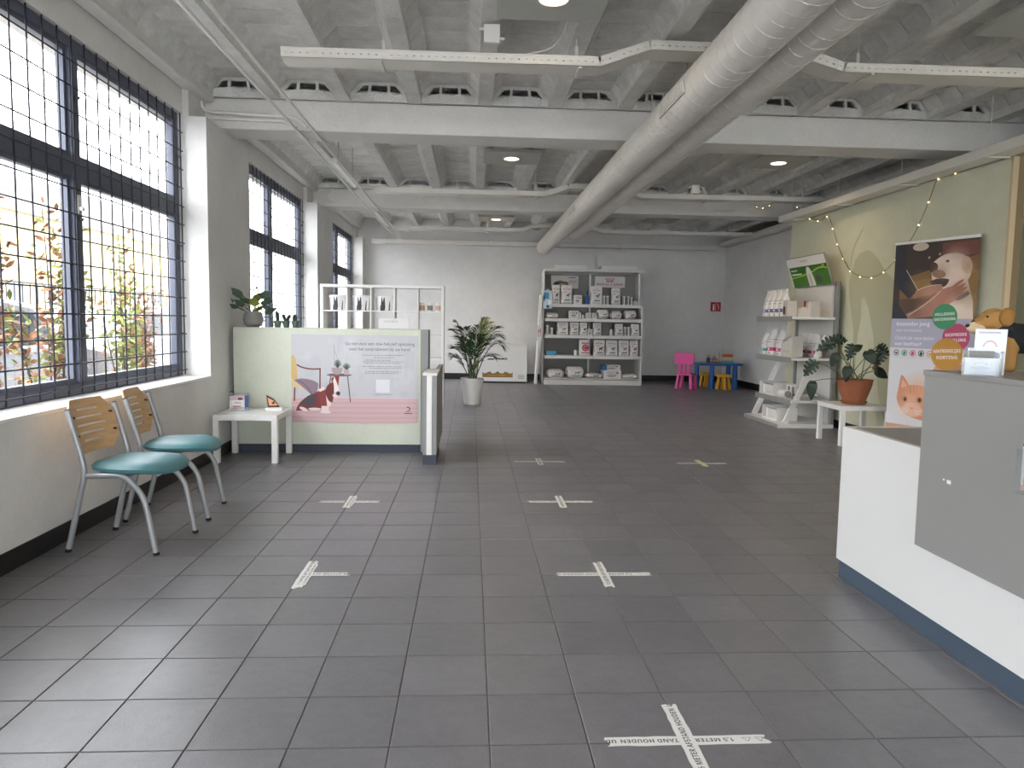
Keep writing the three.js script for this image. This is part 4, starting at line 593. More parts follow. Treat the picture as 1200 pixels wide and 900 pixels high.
{
  const P = (px, py) => atZ(px, py, rackZ), xl = P(638.5, 400).x, xr = P(751.5, 400).x, cx = (xl + xr) / 2, hw = (xr - xl) / 2;
  const o = thing('shop_rack', 'tall grey and white metal shop rack of pet food at the back wall', 'shelf', [cx, 0, rackZ]), topY = P(695, 318.5).y, grayBack = std('#8e8d8b', 0.6);
  obj('back_panel', B(-hw, hw, 0.05, topY - 0.02, -0.62, -0.6), grayBack, o);
  obj('upright', B(hw, hw + 0.035, 0, P(751, 360).y, -0.6, -0.02, 0.003), M.whiteMetal, o);
  obj('upright', B(hw - 0.03, hw, P(751, 360).y, topY, -0.6, -0.25, 0.003), M.whiteMetal, o);
  obj('upright', B(-hw - 0.035, -hw, 0, topY, -0.6, -0.25, 0.003), M.whiteMetal, o);
  obj('centre_post', B(-0.02, 0.02, 0.1, topY, -0.6, -0.57), M.whiteMetal, o);
  obj('canopy', B(-hw - 0.02, hw + 0.04, topY, topY + 0.05, -0.6, 0.0, 0.004), M.whiteMetal, o);
  obj('base', B(-hw, hw, 0.0, 0.1, -0.6, -0.005, 0.004), M.whiteMetal, o);
  const rowPx = [356.6, 373.6, 393.2, 417.2, 443.6], rowY = rowPx.map((y) => P(695, y).y);
  rowY.forEach((y, i) => { for (const s of [-1, 1]) { const a = s < 0 ? -hw : 0.003, b = s < 0 ? -0.003 : hw; const dz = i === 0 ? -0.12 : 0; obj('shelf_board', B(a, b, y - 0.02, y, -0.59, -0.02 + dz, 0.002), M.whiteMetal, o); if (i < 4) obj('price_rail', [B(a, b, y - 0.062, y - 0.004, -0.019 + dz, -0.006 + dz, 0.002)], M.white, o); } });
  // header signs
  const crown = canvasTex(420, 200, (x) => { x.fillStyle = '#dddbd8'; x.fillRect(0, 0, 420, 200); x.fillStyle = '#a81734'; x.strokeStyle = '#a81734'; x.lineWidth = 9; x.lineCap = 'round'; for (let i = 0; i < 5; i++) { const a = -0.75 + i * 0.375; x.beginPath(); x.moveTo(210 + Math.sin(a) * 48, 92); x.lineTo(210 + Math.sin(a) * 78, 38 + Math.abs(i - 2) * 7); x.stroke(); x.beginPath(); x.arc(210 + Math.sin(a) * 84, 26 + Math.abs(i - 2) * 8, 7, 0, 7); x.fill(); } x.fillRect(160, 94, 100, 9); x.font = 'bold 56px serif'; x.textAlign = 'center'; x.fillText('ROYAL CANIN', 210, 165, 370); });
  const a = P(702, 322), b = P(738, 336);
  obj('brand_sign', frontUV(B(a.x - cx, b.x - cx, b.y, a.y, -0.5, -0.485, 0.002), a.x - cx, b.x - cx, b.y, a.y), std('#fff', 0.5, { map: crown }), o);
  const c = P(649, 321), d = P(682, 337);
  obj('picture_sign', frontUV(B(c.x - cx, d.x - cx, d.y, c.y, -0.5, -0.485, 0.002), c.x - cx, d.x - cx, d.y, c.y), std('#fff', 0.5, { map: canvasTex(320, 150, (x) => { x.fillStyle = '#cfccc8'; x.fillRect(0, 0, 320, 150); x.fillStyle = '#6d5a45'; x.beginPath(); x.moveTo(20, 135); x.quadraticCurveTo(20, 70, 70, 68); x.quadraticCurveTo(110, 50, 150, 70); x.quadraticCurveTo(200, 60, 205, 110); x.lineTo(200, 135); x.fill(); x.fillStyle = '#3f342a'; x.beginPath(); x.ellipse(70, 100, 34, 26, 0, 0, 7); x.fill(); x.fillStyle = '#a3937c'; x.beginPath(); x.ellipse(130, 112, 50, 18, 0, 0, 7); x.fill(); x.fillStyle = '#9a4656'; x.fillRect(200, 18, 90, 9); x.fillStyle = '#8c8a8a'; x.fillRect(200, 60, 100, 6); x.fillRect(200, 76, 80, 6); }) }), o);
  // products, measured along each shelf: [kind, left px, right px, top px]
  const K = 8.5714, A = (x) => 625 + x / K, rows = [
    ['top', 305, [['bag', 190, 270, 250], ['bag', 280, 395, 250], ['box', 408, 490, 350], ['bottle', 535, 565, 310], ['bag', 575, 700, 255], ['can', 705, 733, 350], ['can', 738, 772, 350], ['bag', 790, 885, 270], ['can', 905, 935, 350], ['can', 948, 976, 350], ['can', 984, 1008, 360], ['box', 1020, 1056, 400]]],
    ['second', 305, [['flat', 125, 255, 535], ['box', 360, 452, 510], ['bottle', 456, 482, 500], ['jar', 488, 514, 550], ['box', 528, 581, 530], ['box', 589, 636, 530], ['flat', 645, 762, 495], ['flat', 778, 896, 508], ['flat', 918, 1040, 498]]],
    ['third', 375, [['can', 130, 162, 58], ['can', 170, 206, 83], ['bag', 240, 356, 28], ['bag', 368, 462, 28], ['bag', 470, 546, 28], ['box', 548, 596, 95], ['bag', 602, 690, 30], ['dark', 694, 762, 45], ['bottle', 768, 802, 70], ['bag', 820, 908, 36], ['can', 914, 942, 65], ['can', 947, 976, 65], ['bag', 984, 1072, 36]]],
    ['fourth', 375, [['blue', 140, 234, 318], ['jar', 415, 452, 305], ['red', 465, 580, 203], ['bag', 614, 730, 203], ['bag', 738, 856, 203], ['bag', 864, 972, 203], ['bag', 978, 1066, 203]]],
    ['bottom', 375, [['flat', 148, 326, 503], ['flat', 344, 528, 475], ['flat', 538, 712, 538], ['boxflat', 720, 896, 507], ['flat', 900, 1066, 543]]]];
  const kinds = { bag: ['pet_food_bag', 'white pet food bag', 'bag'], red: ['pet_food_bag', 'white food bag with red print', 'bag'], box: ['product_box', 'small white product box', 'box'], dark: ['product_box', 'dark grey product box', 'box'], blue: ['product_box', 'flat blue product box', 'box'], boxflat: ['product_box', 'wide white carton', 'box'], can: ['food_can', 'slim white can', 'can'], bottle: ['care_bottle', 'narrow capped bottle', 'bottle'], jar: ['treat_jar', 'short round jar', 'jar'], flat: ['pet_food_sack', 'flat white pet food sack', 'bag'] };
  rows.forEach(([rowName, oy, items], ri) => items.forEach(([kind, x0, x1, yt], i) => {
    const l = P(A(x0), 400).x, r = P(A(x1), 400).x, w = r - l, h = P(700, oy + yt / K).y - rowY[ri], [nm, desc, cat] = kinds[kind], mid = (l + r) / 2, back = ri === 0 ? -0.12 : 0;
    const label = `${desc} on the ${rowName} rack shelf, ${ordinal[i]} from the leaning board`, dd = { bag: 0.12, red: 0.13, box: 0.14, dark: 0.16, blue: 0.2, boxflat: 0.34, flat: 0.36 }[kind] ?? w, z = rackZ - 0.05 - dd / 2 + back;
    const t = thing(nm, label, cat, [mid, rowY[ri] + 0.001, z], 0, 'products on the shop rack');
    if (kind === 'bag' || kind === 'red') { obj('pouch', bagGeo(w, h * 0.96, dd), kind === 'red' ? redBag : bagM[(ri + i) % 3], t); obj('top_seal', B(-w * 0.46, w * 0.46, h * 0.955, h, -0.004, 0.004, 0.001), M.white, t); }
    else if (kind === 'flat') { obj('sack', lyingBag(w, h, dd, ri * 20 + i), bagM[(i + 1) % 3], t); }
    else if (kind === 'can') { obj('can_body', lathe([[0, 0.001], [w / 2 - 0.003, 0.001], [w / 2, 0.006], [w / 2, h - 0.012], [w / 2 - 0.004, h - 0.004], [0, h - 0.004]], 20), canM, t); obj('rim', plain(new THREE.TorusGeometry(w / 2 - 0.004, 0.003, 5, 20)).rotateX(Math.PI / 2).translate(0, h - 0.004, 0), M.steel, t); }
    else if (kind === 'bottle') { obj('bottle_body', lathe([[0, 0.001], [w / 2, 0.003], [w / 2, h * 0.6], [w * 0.3, h * 0.72], [w * 0.2, h * 0.76], [0, h * 0.76]], 18), ri === 0 ? M.blue : M.white, t); obj('cap', cyl(V(0, h * 0.76, 0), V(0, h, 0), w * 0.22, w * 0.2, 14), ri === 0 ? M.dark : M.gray, t); }
    else if (kind === 'jar') { obj('jar_body', lathe([[0, 0.001], [w / 2, 0.003], [w / 2, h * 0.78], [0, h * 0.78]], 18), M.white, t); obj('lid', cyl(V(0, h * 0.78, 0), V(0, h, 0), w * 0.46, w * 0.44, 16), M.whiteMetal, t); }
    else { const m = kind === 'dark' ? std('#6d6b6a', 0.6) : kind === 'blue' ? std('#5aa6cf', 0.5) : boxM[i % 2]; obj('carton', frontUV(B(-w / 2, w / 2, 0, h, -dd / 2, dd / 2, 0.003), -w / 2, w / 2, 0, h), m, t); obj('flap_seam', B(-w / 2 + 0.004, w / 2 - 0.004, h, h + 0.0008, -0.004, 0.004), M.gray, t); }
  }));
  { // carton pair stacked on the bottom shelf
    const l = P(A(702), 440).x, r = P(A(880), 440).x, y0 = rowY[4] + (P(700, 375 + 507 / K).y - rowY[4]) + 0.003, h = P(700, 375 + 452 / K).y - y0, t = thing('product_box', 'blue-ended white carton on top of the wide carton in the rack', 'box', [(l + r) / 2, y0, rackZ - 0.2]);
    obj('carton', frontUV(B(-(r - l) / 2 + 0.09, (r - l) / 2, 0, h, -0.15, 0.13, 0.004), -(r - l) / 2, (r - l) / 2, 0, h), boxM[0], t); obj('blue_end', B(-(r - l) / 2, -(r - l) / 2 + 0.089, 0, h * 0.92, -0.15, 0.12, 0.004), std('#2f78b8', 0.5), t);
  }
  // blue hang tag, boxes on the canopy, leaning board
  const tg = P(A(147), 305 + 390 / K), ht = thing('hanging_tag', 'light blue printed card clipped to the top rack shelf', 'tag', [tg.x, tg.y, rackZ + 0.02]);
  obj('card', frontUV(B(-0.09, 0.08, -0.19, 0.17, -0.003, 0.003, 0.001), -0.09, 0.08, -0.19, 0.17), std('#fff', 0.5, { map: canvasTex(96, 192, (x) => { x.fillStyle = '#c3d9e6'; x.fillRect(0, 0, 96, 192); x.fillStyle = '#4f9fc8'; x.fillRect(0, 20, 60, 70); x.fillStyle = '#2b3a52'; x.fillRect(0, 50, 14, 60); x.beginPath(); x.ellipse(48, 170, 16, 14, 0, 0, 7); x.fill(); x.fillStyle = '#eef3f5'; x.fillRect(50, 100, 40, 50); }) }), ht);
  obj('clip', B(-0.02, 0.02, 0.17, 0.2, -0.12, 0.006, 0.002), M.steel, ht);
  for (const [x0, x1, lab] of [[222, 555, 'long pale carton on the rack canopy nearer the leaning board'], [700, 1060, 'long pale carton on the rack canopy nearer the children table']]) { const l = P(A(x0), 315).x, r = P(A(x1), 315).x, t = thing('long_carton', lab, 'box', [(l + r) / 2, topY + 0.05, rackZ - 0.3], 0, 'cartons on the rack canopy'); obj('carton', B(-(r - l) / 2, (r - l) / 2, 0.001, 0.09, -0.12, 0.12, 0.003), M.white, t); obj('flap_seam', B(-(r - l) / 2 + 0.01, (r - l) / 2 - 0.01, 0.09, 0.0915, -0.003, 0.003), M.gray, t); }
  const bd = thing('leaning_board', 'tall white board with red emblem leaning on the rack side', 'board', [xl - 0.16, 0, rackZ - 0.05]);
  const bw = place(B(-0.02, 0.02, 0, 1.82, -0.3, 0.02, 0.003), 0, 0, 0, 0, 0, -0.045); obj('board', bw, M.white, bd);
  obj('emblem', place(frontUV(B(-0.05, 0.05, 0.9, 1.2, 0.021, 0.0225), -0.05, 0.05, 0.9, 1.2), 0.0, 0, 0.0, 0, 0, -0.045), std('#fff', 0.5, { map: canvasTex(64, 192, (x) => { x.fillStyle = '#ecebe8'; x.fillRect(0, 0, 64, 192); x.strokeStyle = '#c4707c'; x.lineWidth = 6; x.beginPath(); x.moveTo(14, 120); x.lineTo(20, 50); x.lineTo(32, 90); x.lineTo(44, 40); x.lineTo(50, 120); x.moveTo(14, 135); x.lineTo(50, 135); x.stroke(); }) }), bd);
}
// ------------------------------------------------------------------ children's corner
{
  const zc = -14.2, P = (x, y, z = zc) => atZ(x, y, z);
  const taper = (x, z, h, r0, r1, lean = 0.06) => cyl(V(x * (1 + lean * 4), 0.001, z * (1 + lean * 4)), V(x, h, z), r0, r1, 16);
  const ch = thing('kids_chair', 'small pink plastic children chair beside the blue table', 'chair', [4.27, 0, -14.3], -0.62);
  obj('seat', B(-0.16, 0.16, 0.27, 0.31, -0.17, 0.15, 0.015), M.pink, ch);
  for (const [a, b] of [[-0.12, 0.1], [0.12, 0.1], [-0.12, -0.12], [0.12, -0.12]]) obj('leg', taper(a, b, 0.275, 0.042, 0.03), M.pink, ch);
  obj('backrest', extrude(roundRect(-0.19, 0.5, 0.38, 0.21, 0.03), 0.035, 0.006).translate(0, 0, 0.125), M.pink, ch);
  for (const x of [-0.085, 0, 0.085]) obj('spindle', B(x - 0.032, x + 0.032, 0.3, 0.51, 0.125, 0.155, 0.008), M.pink, ch);
  const tb = thing('kids_table', 'blue plastic children table with rounded legs', 'table', [4.96, 0, -14.55], 0.03);
  obj('tabletop', extrude(roundRect(-0.43, -0.3, 0.86, 0.6, 0.06), 0.035, 0.006).rotateX(-Math.PI / 2).translate(0, 0.47, 0), M.blue, tb);
  for (const [a, b] of [[-0.18, 0.22], [0.29, 0.22], [-0.37, -0.12], [0.33, -0.22]]) obj('leg', cyl(V(a, 0.001, b), V(a, 0.47, b), 0.06, 0.042, 18), M.blue, tb);
  const stool = (x, z, label) => { const s = thing('kids_stool', label, 'stool', [x, 0, z], 0.4, 'yellow stools under the blue table'); obj('seat', lathe([[0, 0.25], [0.13, 0.25], [0.15, 0.262], [0.15, 0.285], [0.135, 0.3], [0, 0.3]], 28), M.yellow, s); for (let i = 0; i < 4; i++) { const a = i * Math.PI / 2 + 0.5; obj('leg', cyl(V(Math.cos(a) * 0.125, 0.001, Math.sin(a) * 0.125), V(Math.cos(a) * 0.09, 0.255, Math.sin(a) * 0.09), 0.034, 0.027, 14), M.yellow, s); } };
  stool(4.985, -14.2, 'yellow plastic stool tucked under the blue table between its legs'); stool(4.84, -14.8, 'yellow plastic stool behind the blue table, mostly hidden by its leg');
  const topY = 0.5115, cols = ['#7d8f9a', '#7f9f95', '#9fc0b0', '#b7d1c0', '#cfd6a8', '#e3d36b', '#d8744f', '#d2544c', '#dd8d7a'], nm = ['dark grey', 'sea green', 'mint', 'pale green', 'olive', 'yellow', 'orange', 'red', 'salmon']; let y = topY;
  cols.forEach((c, i) => { const h = 0.02, w = i < 4 ? 0.24 : 0.22, b = thing('picture_book', `${nm[i]} picture book in the pile on the blue table`, 'book', [5.12 + (i % 2) * 0.008, y, -14.5], (i % 3 - 1) * 0.06, 'books on the blue table'); obj('cover', [B(-w / 2, w / 2, 0, 0.002, -0.09, 0.09), B(-w / 2, w / 2, h - 0.003, h - 0.001, -0.09, 0.09), B(-w / 2, w / 2, 0.002, h - 0.003, 0.087, 0.09)], std(c, 0.6), b); obj('pages', B(-w / 2 + 0.003, w / 2 - 0.003, 0.002, h - 0.003, -0.085, 0.086), M.white, b); y += h; });
  const cup = thing('pencil_cup', 'dark pencil cup with pens on the blue table', 'cup', [4.75, topY, -14.45]); obj('cup', lathe([[0, 0.001], [0.035, 0.001], [0.037, 0.1], [0.033, 0.1], [0.032, 0.008], [0, 0.008]], 18), M.slate, cup); for (let i = 0; i < 4; i++) obj('pen', cyl(V(i * 0.01 - 0.015, 0.01, 0), V(i * 0.016 - 0.024, 0.15 + (i % 2) * 0.02, 0.01), 0.004, 0.004, 6), [M.dark, M.blue, M.gray, M.dark][i], cup);
  const toy = thing('wooden_toy', 'wooden stacking toy with pegs on the blue table', 'toy', [4.88, topY, -14.45]); obj('base', B(-0.08, 0.12, 0.001, 0.025, -0.05, 0.05, 0.004), std('#a3655a', 0.6), toy); for (const [x, h, c] of [[-0.05, 0.12, '#8a6a3a'], [-0.01, 0.16, '#6f7a3c'], [0.04, 0.11, '#b98f4a'], [0.085, 0.23, '#b9a58a']]) obj('peg', cyl(V(x, 0.025, 0), V(x, h, 0), 0.008, 0.007, 8), std(c, 0.6), toy); for (const [x, y0, c] of [[-0.05, 0.06, '#c99a3c'], [-0.01, 0.07, '#7f3f34'], [-0.01, 0.1, '#5f7f4c'], [0.04, 0.06, '#b4574a']]) obj('ring', plain(new THREE.TorusGeometry(0.016, 0.009, 6, 14)).rotateX(Math.PI / 2).translate(x, y0, 0), std(c, 0.6), toy);
  const s0 = atZ(833, 354, ZB + 0.01), s1 = atZ(844.5, 365, ZB + 0.01), sg = thing('fire_sign', 'small red fire extinguisher and hose sign on the back wall', 'sign', [(s0.x + s1.x) / 2, (s0.y + s1.y) / 2, ZB + 0.002]);
  const w = s1.x - s0.x, h = s0.y - s1.y; obj('plate', B(-w / 2, w / 2, -h / 2, h / 2, 0, 0.006, 0.001), std('#a3161d', 0.5), sg);
  obj('symbols', new THREE.PlaneGeometry(w * 0.96, h * 0.96).translate(0, 0, 0.0068), std('#fff', 0.5, { map: canvasTex(128, 128, (x) => { x.fillStyle = '#b01a20'; x.fillRect(0, 0, 128, 128); x.fillStyle = '#f0e6e4'; x.fillRect(24, 54, 26, 62); x.fillRect(30, 40, 14, 16); x.fillRect(20, 30, 34, 10); x.fillRect(62, 4, 4, 120); x.strokeStyle = '#f0e6e4'; x.lineWidth = 7; x.beginPath(); x.moveTo(84, 20); x.lineTo(104, 40); x.lineTo(90, 58); x.lineTo(108, 76); x.lineTo(94, 112); x.stroke(); }) }), sg);
}

// ------------------------------------------------------------------ product stand by the green wall (local x = towards the wall, z = width)
{
  const bx = 3.83, z0 = -10.02, z1 = -8.9, zc = (z0 + z1) / 2, hw = (z1 - z0) / 2, o = thing('product_stand', 'white slanted display stand with green dog header by the green wall', 'display stand', [bx, 0, zc]), SG = std('#8f908e', 0.5), D = 0.72;
  obj('base', [B(0.0, D, 0.0, 0.05, -hw, hw, 0.004)], M.white, o); obj('base_edge', B(-0.004, 0.0, 0.001, 0.049, -hw, hw), SG, o);
  for (const s of [-1, 1]) { obj('back_upright', B(D - 0.05, D, 0.05, 1.83, s * hw, s * (hw - 0.05), 0.004), SG, o);
    const a = V(0.12, 0.05, s * (hw - 0.06)), b = V(0.60, 1.16, s * (hw - 0.06)), L = a.distanceTo(b), g = new RoundedBoxGeometry(0.07, L, 0.03, 1, 0.003); g.rotateZ(-Math.atan2(b.x - a.x, b.y - a.y)).translate((a.x + b.x) / 2, (a.y + b.y) / 2, a.z); obj('brace', plain(g), M.white, o); }
  obj('back_board', B(D - 0.02, D - 0.005, 0.05, 1.82, -hw + 0.05, hw - 0.05), std('#d9d8d5', 0.6), o);
  const sh = [[0.345, 0.15], [0.875, 0.137], [1.385, 0.127]];
  sh.forEach(([y, x]) => obj('shelf_board', [B(x, D - 0.05, y - 0.03, y, -hw, hw, 0.003)], M.white, o)); sh.forEach(([y, x]) => obj('shelf_edge', B(x - 0.004, x, y - 0.06, y + 0.008, -hw, hw, 0.001), SG, o));
  // header, tilted forward at the top
  const hd = new THREE.Group(); hd.name = 'header'; hd.position.set(D - 0.1, 1.79, 0); hd.rotation.set(0, -Math.PI / 2, 0); o.add(hd);
  const tilt = (g) => place(g, 0, 0, 0, 0, 0.34);
  obj('header_board', tilt(B(-hw * 0.98, hw * 0.98, 0, 0.41, -0.02, 0, 0.003)), SG, hd);
  obj('header_print', tilt(frontUV(B(-hw * 0.96, hw * 0.96, 0.01, 0.4, 0.001, 0.003), -hw * 0.96, hw * 0.96, 0.01, 0.4)), std('#fff', 0.4, { map: canvasTex(640, 280, (x) => {
    x.fillStyle = '#dcdbd9'; x.fillRect(0, 0, 640, 280); x.fillStyle = '#8c8c90'; x.font = '30px sans-serif'; x.textAlign = 'center'; x.fillText('SANIMED', 300, 48); x.fillStyle = '#3d7a22'; x.fillRect(20, 84, 620, 196); x.fillStyle = '#2f6a18'; x.fillRect(20, 84, 620, 60); x.strokeStyle = '#8fc02c'; x.lineWidth = 16; x.beginPath(); x.moveTo(20, 190); x.quadraticCurveTo(300, 170, 420, 140); x.quadraticCurveTo(540, 100, 640, 130); x.stroke(); x.fillStyle = '#dfe0d6'; x.beginPath(); x.moveTo(290, 280); x.quadraticCurveTo(280, 160, 310, 110); x.quadraticCurveTo(345, 76, 370, 120); x.quadraticCurveTo(400, 200, 400, 280); x.fill(); x.fillStyle = '#8d8f86'; x.fillRect(330, 170, 12, 110); x.fillStyle = '#4a4f44'; x.beginPath(); x.ellipse(470, 220, 50, 36, 0.3, 0, 7); x.fill(); x.fillStyle = '#eef4e4'; x.fillRect(40, 112, 110, 12); x.fillRect(40, 150, 170, 12); x.fillStyle = '#e7d63c'; x.fillRect(570, 96, 34, 10); }) }), hd);
  obj('header_panel', B(D - 0.09, D - 0.055, 1.39, 1.78, -hw + 0.05, hw - 0.04, 0.002), std('#d6d5d2', 0.6), o);
  // products on the stand: positions along the width, from the children's table end (negative z) to the plant end
  const bag = (band) => std('#ffffff', 0.5, { map: canvasTex(128, 256, (x, w, h) => { x.fillStyle = '#e9e6e4'; x.fillRect(0, 0, w, h); x.fillStyle = '#b9b5b3'; x.fillRect(0, 92, w, 7); x.fillStyle = band; x.fillRect(0, 176, w, 34); x.fillStyle = '#f3f0f0'; x.fillRect(40, 182, 36, 20); x.fillStyle = '#8c8888'; x.fillRect(56, 222, 22, 26); x.fillRect(30, 120, 70, 5); }) });
  const bands = { violet: bag('#6a5f93'), teal: bag('#3f9e94'), magenta: bag('#cf3f79'), pinkish: bag('#c9629a') };
  const put = (label, shelf, x, z, w, h, d, m, turn = -Math.PI / 2) => { const [sy, sx] = sh[shelf], t = thing('medicine_bag', label, 'bag', [bx + sx + x, sy + 0.001, zc + z], turn, 'food bags on the product stand'); obj('pouch', bagGeo(w, h * 0.95, d), m, t); obj('folded_top', B(-w * 0.45, w * 0.45, h * 0.945, h, -0.012, 0.008, 0.003), M.white, t); };
  const zs = [-0.42, -0.2, -0.02, 0.16];
  ['first', 'second', 'third', 'fourth'].forEach((n, i) => put(`white bag with violet band on the stand's upper shelf, ${n} from the children table`, 2, 0.12, -0.46 + i * 0.165, 0.155, 0.36, 0.13, bands.violet));
  put("white bag with teal band on the stand's middle shelf", 1, 0.1, -0.46, 0.14, 0.3, 0.12, bands.teal); put("white bag with magenta band on the stand's middle shelf, next to the teal one", 1, 0.12, -0.26, 0.18, 0.36, 0.14, bands.magenta);
  put("white bag with pink band on the stand's middle shelf, beside the leaning carton", 1, 0.12, 0.0, 0.17, 0.35, 0.13, bands.pinkish);
  ['first', 'second', 'third'].forEach((n, i) => put(`dull pink-banded bag at the back of the stand's middle shelf, ${n} from the children table`, 1, 0.4, 0.05 + i * 0.17, 0.15, 0.3, 0.1, bands.magenta));
  const sani = (w, h, bg = '#cfc9c1') => canvasTex(w, h, (x) => { x.fillStyle = bg; x.fillRect(0, 0, w, h); x.fillStyle = '#8f8881'; x.font = `${h * 0.16}px sans-serif`; x.textAlign = 'center'; x.fillText('S A N I M E D', w / 2, h * 0.8, w * 0.8); });
  const carton = (name, label, shelf, x, z, w, h, d, m, extra) => { const [sy, sx] = shelf >= 0 ? sh[shelf] : [0.05, 0], t = thing(name, label, 'box', [bx + sx + x, sy + 0.001, zc + z], -Math.PI / 2, 'cartons on the product stand'); obj('carton', frontUV(B(-w / 2, w / 2, 0, h, -d / 2, d / 2, 0.003), -w / 2, w / 2, 0, h), m, t); extra?.(t); return t; };
  const beige = std('#ffffff', 0.6, { map: sani(256, 160) }), beigePlain = std('#cdc8c0', 0.6);
  carton('product_carton', "beige carton with window on the stand's upper shelf", 2, 0.09, 0.27, 0.15, 0.2, 0.12, beigePlain, (t) => obj('window_label', B(-0.03, 0.02, 0.03, 0.13, 0.071, 0.073), M.dark, t));
  carton('product_carton', "low beige carton on the stand's upper shelf, beside the red tag", 2, 0.22, 0.395, 0.09, 0.12, 0.12, beigePlain, (t) => obj('red_tag', B(-0.01, 0.035, 0.13, 0.2, 0, 0.004), std('#c43a44', 0.5), t));
  carton('product_carton', "taller beige carton at the plant end of the stand's upper shelf", 2, 0.3, 0.485, 0.1, 0.19, 0.12, beigePlain, (t) => obj('flap_seam', B(-0.055, 0.055, 0.19, 0.191, -0.003, 0.003), M.gray, t));
  { const [sy, sx] = sh[1], t = thing('slanted_carton', "beige display carton with sloping top on the stand's middle shelf", 'box', [bx + sx + 0.13, sy + 0.006, zc + 0.27], -Math.PI / 2); const s = shape([[-0.16, 0], [0.16, 0], [0.16, 0.26], [-0.16, 0.15]]); obj('carton', frontUV(extrude(s, 0.14, 0.002).translate(0, 0, -0.07), -0.16, 0.16, 0, 0.26), beige, t); obj('white_edge', B(-0.17, -0.163, 0, 0.15, -0.07, 0.07), M.white, t); }
  for (const [y, x, z, lab] of [[0.346, 0.31, -0.25, "open white tray box on the stand's lower shelf"], [0.051, 0.24, 0.05, "open white tray box on the stand's base"]]) {
    const t = thing('tray_box', lab, 'box', [bx + x, y, zc + z], -Math.PI / 2, 'tray boxes on the product stand'), w = 0.46, h = 0.17, d = 0.28;
    obj('tray', [B(-w / 2, w / 2, 0, 0.01, -d / 2, d / 2), B(-w / 2, w / 2, 0.01, h, -d / 2, -d / 2 + 0.006), B(-w / 2, -w / 2 + 0.006, 0.01, h, -d / 2 + 0.006, d / 2), B(w / 2 - 0.006, w / 2, 0.01, h, -d / 2 + 0.006, d / 2), B(-w / 2 + 0.006, w / 2 - 0.006, h - 0.006, h, -d / 2 + 0.006, d / 2)], M.white, t);
    obj('front_label', frontUV(B(-0.04, w / 2 - 0.008, 0.012, h - 0.03, d / 2 - 0.008, d / 2 - 0.002), -0.04, w / 2, 0.012, h - 0.03), std('#fff', 0.6, { map: sani(256, 160, '#d9d7d3') }), t); obj('carton_inside', B(-w / 2 + 0.05, -0.1, 0.012, h * 0.8, -d / 2 + 0.03, d / 2 - 0.03, 0.002), M.white, t);
  }
  const tins = [[0.12, 0.1], [0.12, 0.22], [0.24, 0.06]];
  tins.forEach(([x, z], i) => { const [sy, sx] = sh[0]; const t = thing('food_tin', `white labelled tin on the stand's lower shelf, ${ordinal[i]} from the tray box`, 'can', [bx + sx + x + 0.08, sy + 0.001, zc + z], 0, 'tins on the product stand'); obj('tin', lathe([[0, 0.001], [0.05, 0.001], [0.052, 0.005], [0.052, 0.16], [0.05, 0.165], [0, 0.163]], 24), canM, t); obj('band', [cyl(V(0, 0.04, 0), V(0, 0.055, 0), 0.0526, 0.0526, 24)], M.slate, t); });
  { const [sy, sx] = sh[0], t = thing('food_roll', "white wrapped roll lying on the stand's lower shelf", 'roll', [bx + sx + 0.08, sy + 0.056, zc + 0.21]); obj('roll', plain(new THREE.CylinderGeometry(0.054, 0.054, 0.2, 24)).rotateX(Math.PI / 2), M.white, t); obj('end', [cyl(V(0, 0, 0.1), V(0, 0, 0.103), 0.045, 0.04, 20)], M.gray, t);
    const f = thing('paper_sheets', "loose crumpled white paper on the stand's lower shelf", 'paper', [bx + sx + 0.28, sy + 0.002, zc + 0.36]); const g = new THREE.PlaneGeometry(0.24, 0.2, 14, 12), p = g.attributes.position, r = rng(3); for (let i = 0; i < p.count; i++) p.setZ(i, 0.035 + 0.05 * Math.sin(p.getX(i) * 13) * Math.cos(p.getY(i) * 11) * 0.6 + r() * 0.006); g.computeVertexNormals(); obj('sheet', plain(g).rotateX(-Math.PI / 2), std('#ecebe8', 0.6, { side: THREE.DoubleSide }), f); }
}
